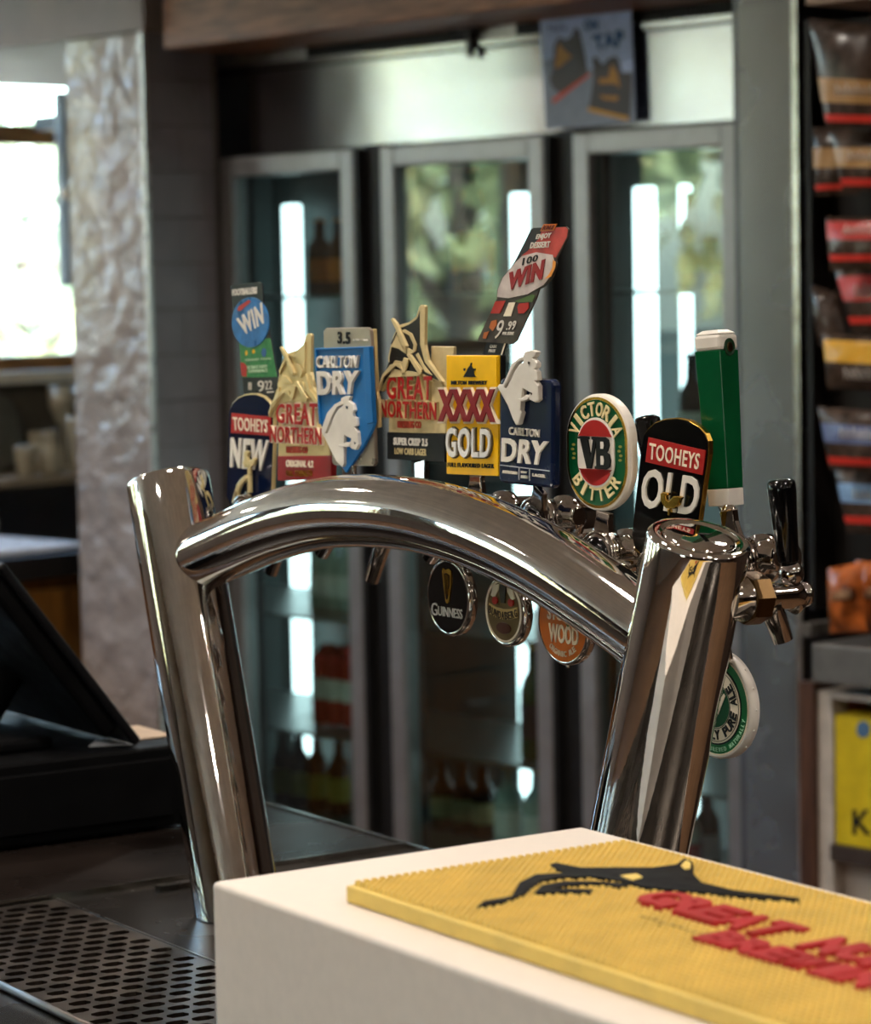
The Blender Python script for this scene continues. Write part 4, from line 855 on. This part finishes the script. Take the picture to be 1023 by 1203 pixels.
Z5, Z4, Z3, Z2, Z1_ = [z-.004 for z in SHZ[::-1]]
row((375, 399), 300, .25, Z5, .19, .03, AMB, ORL, ORL, 'amber bottle with orange label and cap on the top shelf by the pillar')
row((376, 400), 300, .36, Z5, .19, .03, AMB, ORL, ORL, 'amber bottle with orange label behind another on the top shelf by the pillar')
row((555,), 300, .25, Z5, .30, .034, DKB, REDC, ORL, 'tall dark bottle with red cap and amber label on the top shelf')
row((545, 566), 300, .38, Z5, .26, .03, AMB, INK, ORL, 'amber bottle behind the tall dark bottle')
row((374, 391, 407), 650, .25, Z3, .19, .024, CLR, YCAP, WLB, 'clear bottle with yellow cap and white label above the red cans')
row((378, 395, 412), 800, .25, Z2, .18, .026, REDC, INK, WLB, 'red drink can on the shelf below the clear bottles', kind='can')
row((386, 404), 800, .36, Z2, .18, .026, REDC, INK, WLB, 'red drink can in the back row below the clear bottles', kind='can')
row((332, 352, 372, 398), 900, .25, Z1_, .2, .028, DKB, INK, MATS['olive_gold'], 'dark bottle with olive label on the bottom shelf by the pillar')
row((627, ), 800, .2, Z2, .27, .033, GRB, YCAP, MATS['slate_ink'], 'green bottle with yellow cap standing alone on the middle fridge shelf')
row((598, 632), 950, .2, Z1_, .21, .036, CLR, YCAP, WLB, 'wide clear bottle with yellow cap on the bottom shelf of the middle fridge')
row((520, 545, 568), 950, .3, Z1_, .17, .03, mat('dull_maroon_glass', '3a1f1a', .2), INK, BEIGE, 'squat maroon bottle with beige label on the bottom shelf')
row((811, 838), 330, .3, Z4, .25, .03, DKB, SILV, WLB, 'dark bottle with white label on the shelf of the fridge by the column')
row((812, 840), 300, .45, Z5, .22, .03, AMB, INK, MATS['olive_gold'], 'amber bottle with olive label at the top of the fridge by the column')
row((808,), 960, .2, Z1_, .2, .03, WLB, REDC, REDC, 'white bottle with red label low in the fridge by the column')
row((830,), 960, .3, Z1_, .2, .03, GRB, SILV, WLB, 'green bottle with white label low in the fridge by the column')
row((381, 404), 560, .3, Z4, .22, .028, GRB, SILV, WLB, 'green bottle with white label on the fourth shelf by the pillar')
row((475, 500, 590, 615), 600, .4, Z4, .2, .028, CLR, SILV, WLB, 'clear bottle with white label on the fourth shelf of the middle fridge')

# ================================================================== SIGN, SENSOR
pf = Face(w(0, .05), 0); pf.n = -WY; pf.ex = WX.copy(); pf.ey = UP.copy(); 
P_ = lambda x, y: (630+x/7.515, y/7.515)
ps = thing('tap_poster', pf.p(690, 150), 'grey blue poster headed ON TAP with two dark badge shapes', 'poster')
bp_ = part(pf, 'sheet', mat('poster_blue_grey', 'a0b0d4', .45), ps, [[P_(35, 160), P_(840, 45), P_(878, 1070), P_(85, 1140)]], 0, .0012)
part(pf, 'dark_ground', mat('poster_slate', '7a8290', .5), bp_, [[P_(70, 545), P_(150, 510), P_(440, 600), P_(640, 640), P_(860, 630), P_(876, 1068), P_(86, 1138)]], .0012, .0016)
for q, nm in (([(150, 620), (160, 400), (200, 325), (265, 350), (315, 320), (350, 240), (385, 270), (440, 520), (460, 640), (230, 840), (150, 780), (120, 700)], 'dark_shape'), ([(500, 520), (525, 495), (590, 570), (640, 520), (700, 495), (740, 540), (760, 640), (850, 650), (830, 1060), (470, 960), (510, 700)], 'dark_shape')):
    sh_ = part(pf, nm, mat('poster_dark', '454140', .5), bp_, [[P_(*c) for c in q]], .0016, .002)
for q in ([(165, 600), (200, 380), (240, 430), (320, 500), (200, 600)], [(560, 740), (560, 690), (640, 690), (670, 560), (720, 640), (745, 780), (700, 740)], [(560, 840), (730, 850), (720, 890), (600, 880)]): part(pf, 'gold_patch', mat('poster_gold', 'a5742c', .5), bp_, [[P_(*c) for c in q]], .002, .0024)
part(pf, 'red_stripe', mat('poster_red', 'c04a30', .5), bp_, [[P_(140, 880), P_(470, 645), P_(480, 665), P_(160, 915)]], .002, .0026)
part(pf, 'gold_stripe', mat('poster_amber', 'c08a24', .5), bp_, [[P_(465, 945), P_(820, 1030), P_(815, 1065), P_(460, 980)]], .002, .0026)
mb = MB(); fat = .03
for t_x, q in (('ON', [(420, 175), (548, 168), (550, 268), (425, 275)]), ('TAP', [(490, 312), (775, 258), (780, 405), (520, 445)])): pf.text(mb, t_x, [P_(*c) for c in q], .0012, .0018, .06, .06)
mb.build('heading', mat('poster_teal', '1a4a78', .5), bp_)
mb = MB(); pf.text(mb, 'Now', [P_(*c) for c in [(105, 215), (272, 205), (275, 270), (115, 285)]], .0012, .0018, .02, .02); mb.build('script', mat('poster_blue', '5a6a9a', .5), bp_)
sx, sz = wp(542, 30, .03)
sn = thing('wall_sensor', w(sx, .055, sz), 'small black sensor with a red light under the timber beam', 'sensor')
wbox(MB(), sx-.045, sx+.045, .03, .066, sz-.012, sz+.02).build('case', BLACKM, sn, bevel=.003)
wbox(MB(), sx-.012, sx+.012, .024, .03, sz-.006, sz+.014).build('red_light', mat('red_lens', 'c8202a', .3, emit='ff2030', es=1.5), sn)
wbox(MB(), sx-.006, sx+.006, .05, .0655, sz-.07, sz-.012).build('cable_clip', DKGREY, sn)

# ================================================================== SNACK RACK
RX = wp(951, 500, -.36)[0]
rk = thing('snack_rack', w(1.4, -.1, 0), 'dark snack display rack beside the steel column', 'rack')
RKM = mat('rack_black', '17120f', .5)
wbox(MB(), 1.03, 2.3, -.06, -.02, .95, 2.09).build('back_panel', RKM, rk); SX = wp(949, 500, -.12)[0]; wbox(MB(), SX, SX+.012, -.12, -.061, .95, 2.09).build('side_panel', RKM, rk)
wbox(MB(), RX, 2.3, -.36, -.02, 2.092, 2.13).build('top_board', mat('tan_board', '9c8672', .5), rk)
def bag(quad, bands, label, t, letter=None):
    "quad: photo pixels TL TR BR BL; bands: (v0, v1, material) from the top"
    n = -WY; c = [at_pl(x, y, w(0, t), WY) for x, y in quad]; T_ = thing('snack_bag', (c[2]+c[3])/2, label, 'snack bag', 'snack bags on the rack')
    def S(u, v, off):
        p = (c[0]*(1-u)+c[1]*u)*(1-v)+(c[3]*(1-u)+c[2]*u)*v
        pf_ = (math.sin(PI*min(1, max(0, u)))**.5)*(math.sin(PI*min(1, max(0, v)))**.5)
        return p+n*(.022*pf_+.003*math.sin(u*14+v*9)*pf_*.6+off)
    def patch(v0, v1, off, N=12, M_=8, u0=0, u1=1):
        vs = [S(u0+(u1-u0)*i/N, v0+(v1-v0)*j/M_, off) for j in range(M_+1) for i in range(N+1)]
        return vs, [(j*(N+1)+i, (j+1)*(N+1)+i, (j+1)*(N+1)+i+1, j*(N+1)+i+1) for j in range(M_) for i in range(N)]
    mb = MB(); vs, fs = patch(0, 1, 0, 12, 14); mb.add(vs, fs, True)
    vs2 = []
    for j in range(15):
        for i in range(13): u, v = i/12, j/14; p = (c[0]*(1-u)+c[1]*u)*(1-v)+(c[3]*(1-u)+c[2]*u)*v; vs2.append(p-n*(.018*(math.sin(PI*u)**.5 if 0 < u < 1 else 0)*(math.sin(PI*v)**.5 if 0 < v < 1 else 0)))
    mb.add(vs2, [f_[::-1] for f_ in fs], True)
    body = mb.build('pouch', bands[0], T_)
    for v0, v1, m in bands[1]:
        mb = MB(); vs, fs = patch(v0, v1, .0008, u0=.03, u1=.97); mb.add(vs, fs, True); mb.build('colour_band', m, body)
    if letter:
        v0, v1, m = letter; mb = MB()
        for k in range(7):
            u = .3+.075*k; mb.tube([S(u, v1, .0015), S(u+.03, v0+.02*(k % 2), .0018), S(u+.05, v1-.01, .0015)], .0016, 6)
        mb.build('script', m, body)
    return T_
BAGD = mat('bag_dark', '4a3b32', .22, scale=40, var=.3); TAN = mat('bag_tan', 'b08450', .35); BRED = mat('bag_red', 'c63a35', .35); BYEL = mat('bag_yellow', 'd8a024', .35); BBLU = mat('bag_violet', '5c668c', .35); BLBL = mat('bag_pale_blue', '7d9cc0', .35); BSTR = mat('bag_stripe', 'd8362a', .4); BTXT = mat('bag_text', 'ece4da', .5); BORG = mat('orange_wrapper', 'b8602a', .25, scale=18, var=.5)
bag([(950, 22), (1040, 30), (1055, 150), (970, 148)], (BAGD, [(.55, .78, TAN), (.89, .96, BSTR)]), 'brown snack bag with tan band hanging topmost on the rack', -.30, (.6, .7, BTXT))
bag([(955, 150), (1000, 150), (1010, 228), (958, 230)], (BAGD, [(.3, .6, TAN), (.84, .92, BSTR)]), 'brown snack bag with tan band tucked behind another', -.16)
bag([(972, 152), (1060, 152), (1070, 225), (990, 224)], (BAGD, [(.3, .62, TAN), (.8, .92, BSTR)]), 'brown snack bag with tan band below the topmost bag', -.24, (.36, .5, BTXT))
bag([(970, 255), (1060, 255), (1065, 318), (975, 318)], (BAGD, [(.08, .42, BRED), (.7, .82, BSTR)]), 'black snack bag with red band and white script', -.24, (.15, .32, BTXT))
bag([(980, 316), (1065, 312), (1075, 392), (1002, 392)], (BAGD, [(.12, .5, BRED), (.74, .85, BSTR)]), 'grey topped snack bag with red band under the other red bag', -.17, (.25, .45, BTXT))
bag([(953, 335), (985, 345), (1000, 430), (962, 405)], (BAGD, []), 'plain black snack bag beside the red banded bags', -.165)
bag([(966, 392), (1060, 396), (1065, 462), (972, 456)], (BAGD, [(.1, .5, BYEL)]), 'black snack bag with a yellow band', -.22, (.6, .8, BTXT))
bag([(960, 478), (1060, 484), (1066, 556), (975, 552)], (BAGD, [(.25, .55, BBLU), (.78, .9, BSTR)]), 'black snack bag with a violet band and red stripe', -.24, (.3, .48, BTXT))
bag([(980, 552), (1065, 556), (1072, 628), (996, 626)], (BAGD, [(.2, .5, BLBL), (.72, .84, BSTR)]), 'black snack bag with a pale blue band and red stripe', -.18, (.28, .44, BTXT))
# bin of orange packs
x0_, zb_ = wp(950, 748, -.3); _, zt_ = wp(990, 655, -.3)
bn = thing('snack_bin', w(1.4, -.2, zb_-.07), 'dark shelf bin with a grey front rail holding orange packs', 'shelf')
wbox(MB(), RX, 2.3, -.36, -.061, zb_-.075, zb_-.002).build('front_rail', mat('grey_rail', '6c6965', .4, .4), bn, bevel=.004)
wbox(MB(), RX-.07, RX-.05, -.30, -.061, zb_, .949).build('side', mat('bin_side', '55504a', .5), bn)
for k, q in enumerate(([(972, 668), (1012, 660), (1018, 742), (975, 744)], [(1005, 658), (1050, 662), (1052, 742), (1010, 743)])):
    bag(q, (BORG, []), ('orange wrapped snack pack standing in the bin', 'orange wrapped snack pack leaning on its neighbour in the bin')[k], -.335+.055*k, (.35, .5, mat('wrapper_pale', 'd8b08a', .4)))
# cupboard with a yellow box
cx0, _ = wp(972, 900, -.3)
cb = thing('low_cupboard', w(1.5, -.2, 0), 'open pale cupboard with a dark timber post below the snack rack', 'cupboard')
pa, pb = wp(955, 900, -.3)[0], wp(972, 900, -.3)[0]
wbox(MB(), pa, pb, -.34, -.06, 0, zb_-.08).build('post', WOODD, cb)
PALE = mat('pale_laminate', 'b6aca0', .5)
wbox(MB(), pb+.001, pb+.035, -.33, -.0, 0, zb_-.095).build('side_board', PALE, cb); wbox(MB(), pb+.036, 2.1, -.33, -.0, zb_-.106, zb_-.095).build('top_board', PALE, cb)
wbox(MB(), pb+.036, 2.1, -.02, -.0, 0, zb_-.107).build('back_board', mat('cupboard_back', '5a4638', .6), cb)
_, zs = wp(1000, 990, -.3)
wbox(MB(), pb+.036, 2.1, -.34, -.021, zs-.03, zs).build('shelf', mat('cupboard_shelf', '3a2f28', .5), cb)
wbox(MB(), pb+.036, 2.1, -.30, -.27, 0, zs-.031).build('lower_panel', PALE, cb)
yx0 = pb+.038; zy0 = zs; zy1 = wp(996, 840, -.326)[1]
yb = thing('yellow_box', w(yx0+.1, -.26, zs), 'yellow carton with black letter and blue seal in the cupboard', 'box')
wbox(MB(), yx0, yx0+.19, -.326, -.2, zs, zy1).build('carton', mat('yellow_carton', 'c9b015', .5), yb, bevel=.002)
yf = Face(w(0, -.3261), 0); yf.n = -WY; yf.ex = WX.copy(); yf.ey = UP.copy()
mb = MB(); yf.text(mb, 'K', rquad(1002, 952, 1022, 980), 0, .001, .02); mb.build('lettering', INK, yb)
mb = MB(); yf.poly(mb, yf.ell(1014, 857, 8, 10, 16), 0, .001); mb.build('blue_seal', mat('seal_blue', '4a6a8a', .5), yb)
lt0, lz1 = wx(996, pb+.036, 816); lt1, lz0 = wx(1018, pb+.036, 842); lz1 = zb_-.107
tag(wbox(MB(), pb+.0348, pb+.0368, lt0, lt1, lz0, lz1).build('leaflet', mat('leaflet_red', '8a4436', .6)), 'dull red leaflet stuck inside the cupboard side above the yellow carton', 'leaflet')

# ================================================================== CORNER BY THE WINDOW
bc = thing('back_cabinet', w(-2.0, -.6, 0), 'timber drawer cabinet with dark top below the window', 'cabinet')
wbox(MB(), XL+.01, -1.53, -2.4, .08, .05, .85).build('body', WOODC, bc)
wbox(MB(), XL+.01, -1.48, -2.42, .1, .852, .915).build('worktop', mat('charcoal_worktop', '26221f', .35), bc, bevel=.004)
wbox(MB(), XL+.02, -1.56, -2.38, .06, 0, .049).build('plinth', BLACKM, bc)
for k in range(4):
    a_ = -2.38+k*.615
    for z0_, z1_ in ((.08, .42), (.44, .82)):
        d_ = wbox(MB(), -1.529, -1.51, a_, a_+.6, z0_, z1_).build('drawer', WOODC, bc, bevel=.003)
        MB().tube([w(-1.509, a_+.21, z1_-.08), w(-1.48, a_+.22, z1_-.08), w(-1.48, a_+.38, z1_-.08), w(-1.509, a_+.39, z1_-.08)], .006, 8).build('handle', STEEL, d_)
ta, _ = wx(-60, -1.6, 650); tb, _ = wx(80, -1.6, 650)
tag(wbox(MB(), -1.95, -1.52, ta, tb, .917, .932).build('white_board', mat('white_board_plastic', 'dcdcde', .3), bevel=.004), 'white cutting board on the dark cabinet top', 'cutting board')
tag(wbox(MB(), -2.3, -1.97, -.25, .09, .917, .975).build('grey_tray', mat('grey_tray_plastic', '8d8a88', .4), bevel=.006), 'grey tray on the cabinet top behind the white board', 'tray')
ws = thing('wall_shelf', w(-2.35, .2, 1.02), 'beige ledge shelf of glassware under the window', 'shelf')
wbox(MB(), XL+.002, -2.2, -2.2, 1.9, 1.035, 1.06).build('board', mat('beige_shelf', '94836a', .5), ws, bevel=.004)
wbox(MB(), XL+.002, XL+.02, -2.2, 1.9, 1.062, 1.32).build('back_panel', mat('olive_panel', '5c5243', .5), ws)
for k in range(3): wbox(MB(), XL+.002, -2.24, -2.0+1.7*k, -1.97+1.7*k, .94, 1.034).build('bracket', DKGREY, ws)
GLS = mat('cloudy_glassware', 'b9ab90', .2, .15)
def ware(px, wxx, h, r, prof, label, nm):
    t_0, _ = wx(px, wxx, 540)
    mb = MB().lathe(w(wxx, t_0, 1.0602), UP, [(a*h, c*r) for a, c in prof], 20)
    return tag(mb.build(nm, GLS), label, 'glassware', 'glassware on the ledge shelf')
GOB = [(0, .6), (.03, .6), (.05, .15), (.5, .12), (.58, .5), (.75, .95), (1, 1), (.98, .92), (.6, .4)]
CUP = [(0, .6), (.05, .75), (.9, 1), (1, .98), (.96, .9), (.1, .66)]
JUG = [(0, .7), (.1, .95), (.4, 1), (.65, .7), (.8, .55), (.95, .7), (1, .72), (.95, .65)]
ware(75, -2.42, .255, .042, GOB, 'tall pale goblet on the ledge shelf', 'goblet'); ware(60, -2.26, .13, .036, JUG, 'small round jug beside the tall goblet', 'jug'); ware(90, -2.26, .17, .03, CUP, 'tall straight tumbler beside the tall goblet', 'tumbler')
ware(44, -2.42, .12, .042, JUG, 'squat wide jug near the round platter', 'jug'); ware(100, -2.42, .1, .033, CUP, 'short cup at the pillar end of the ledge', 'cup'); ware(30, -2.26, .09, .034, CUP, 'short cup beside the round platter', 'cup')
tp_, _ = wx(5, -2.42, 540)
tag(MB().lathe(w(-2.44, tp_-.05, 1.0602+.128), WX+UP*.18, [(0, .06), (.006, .125), (.012, .13), (.012, .12), (.008, .06)], 32).build('round_platter', mat('dull_pewter', '6a6457', .35, .5)), 'round pewter platter leaning on the shelf back', 'platter')
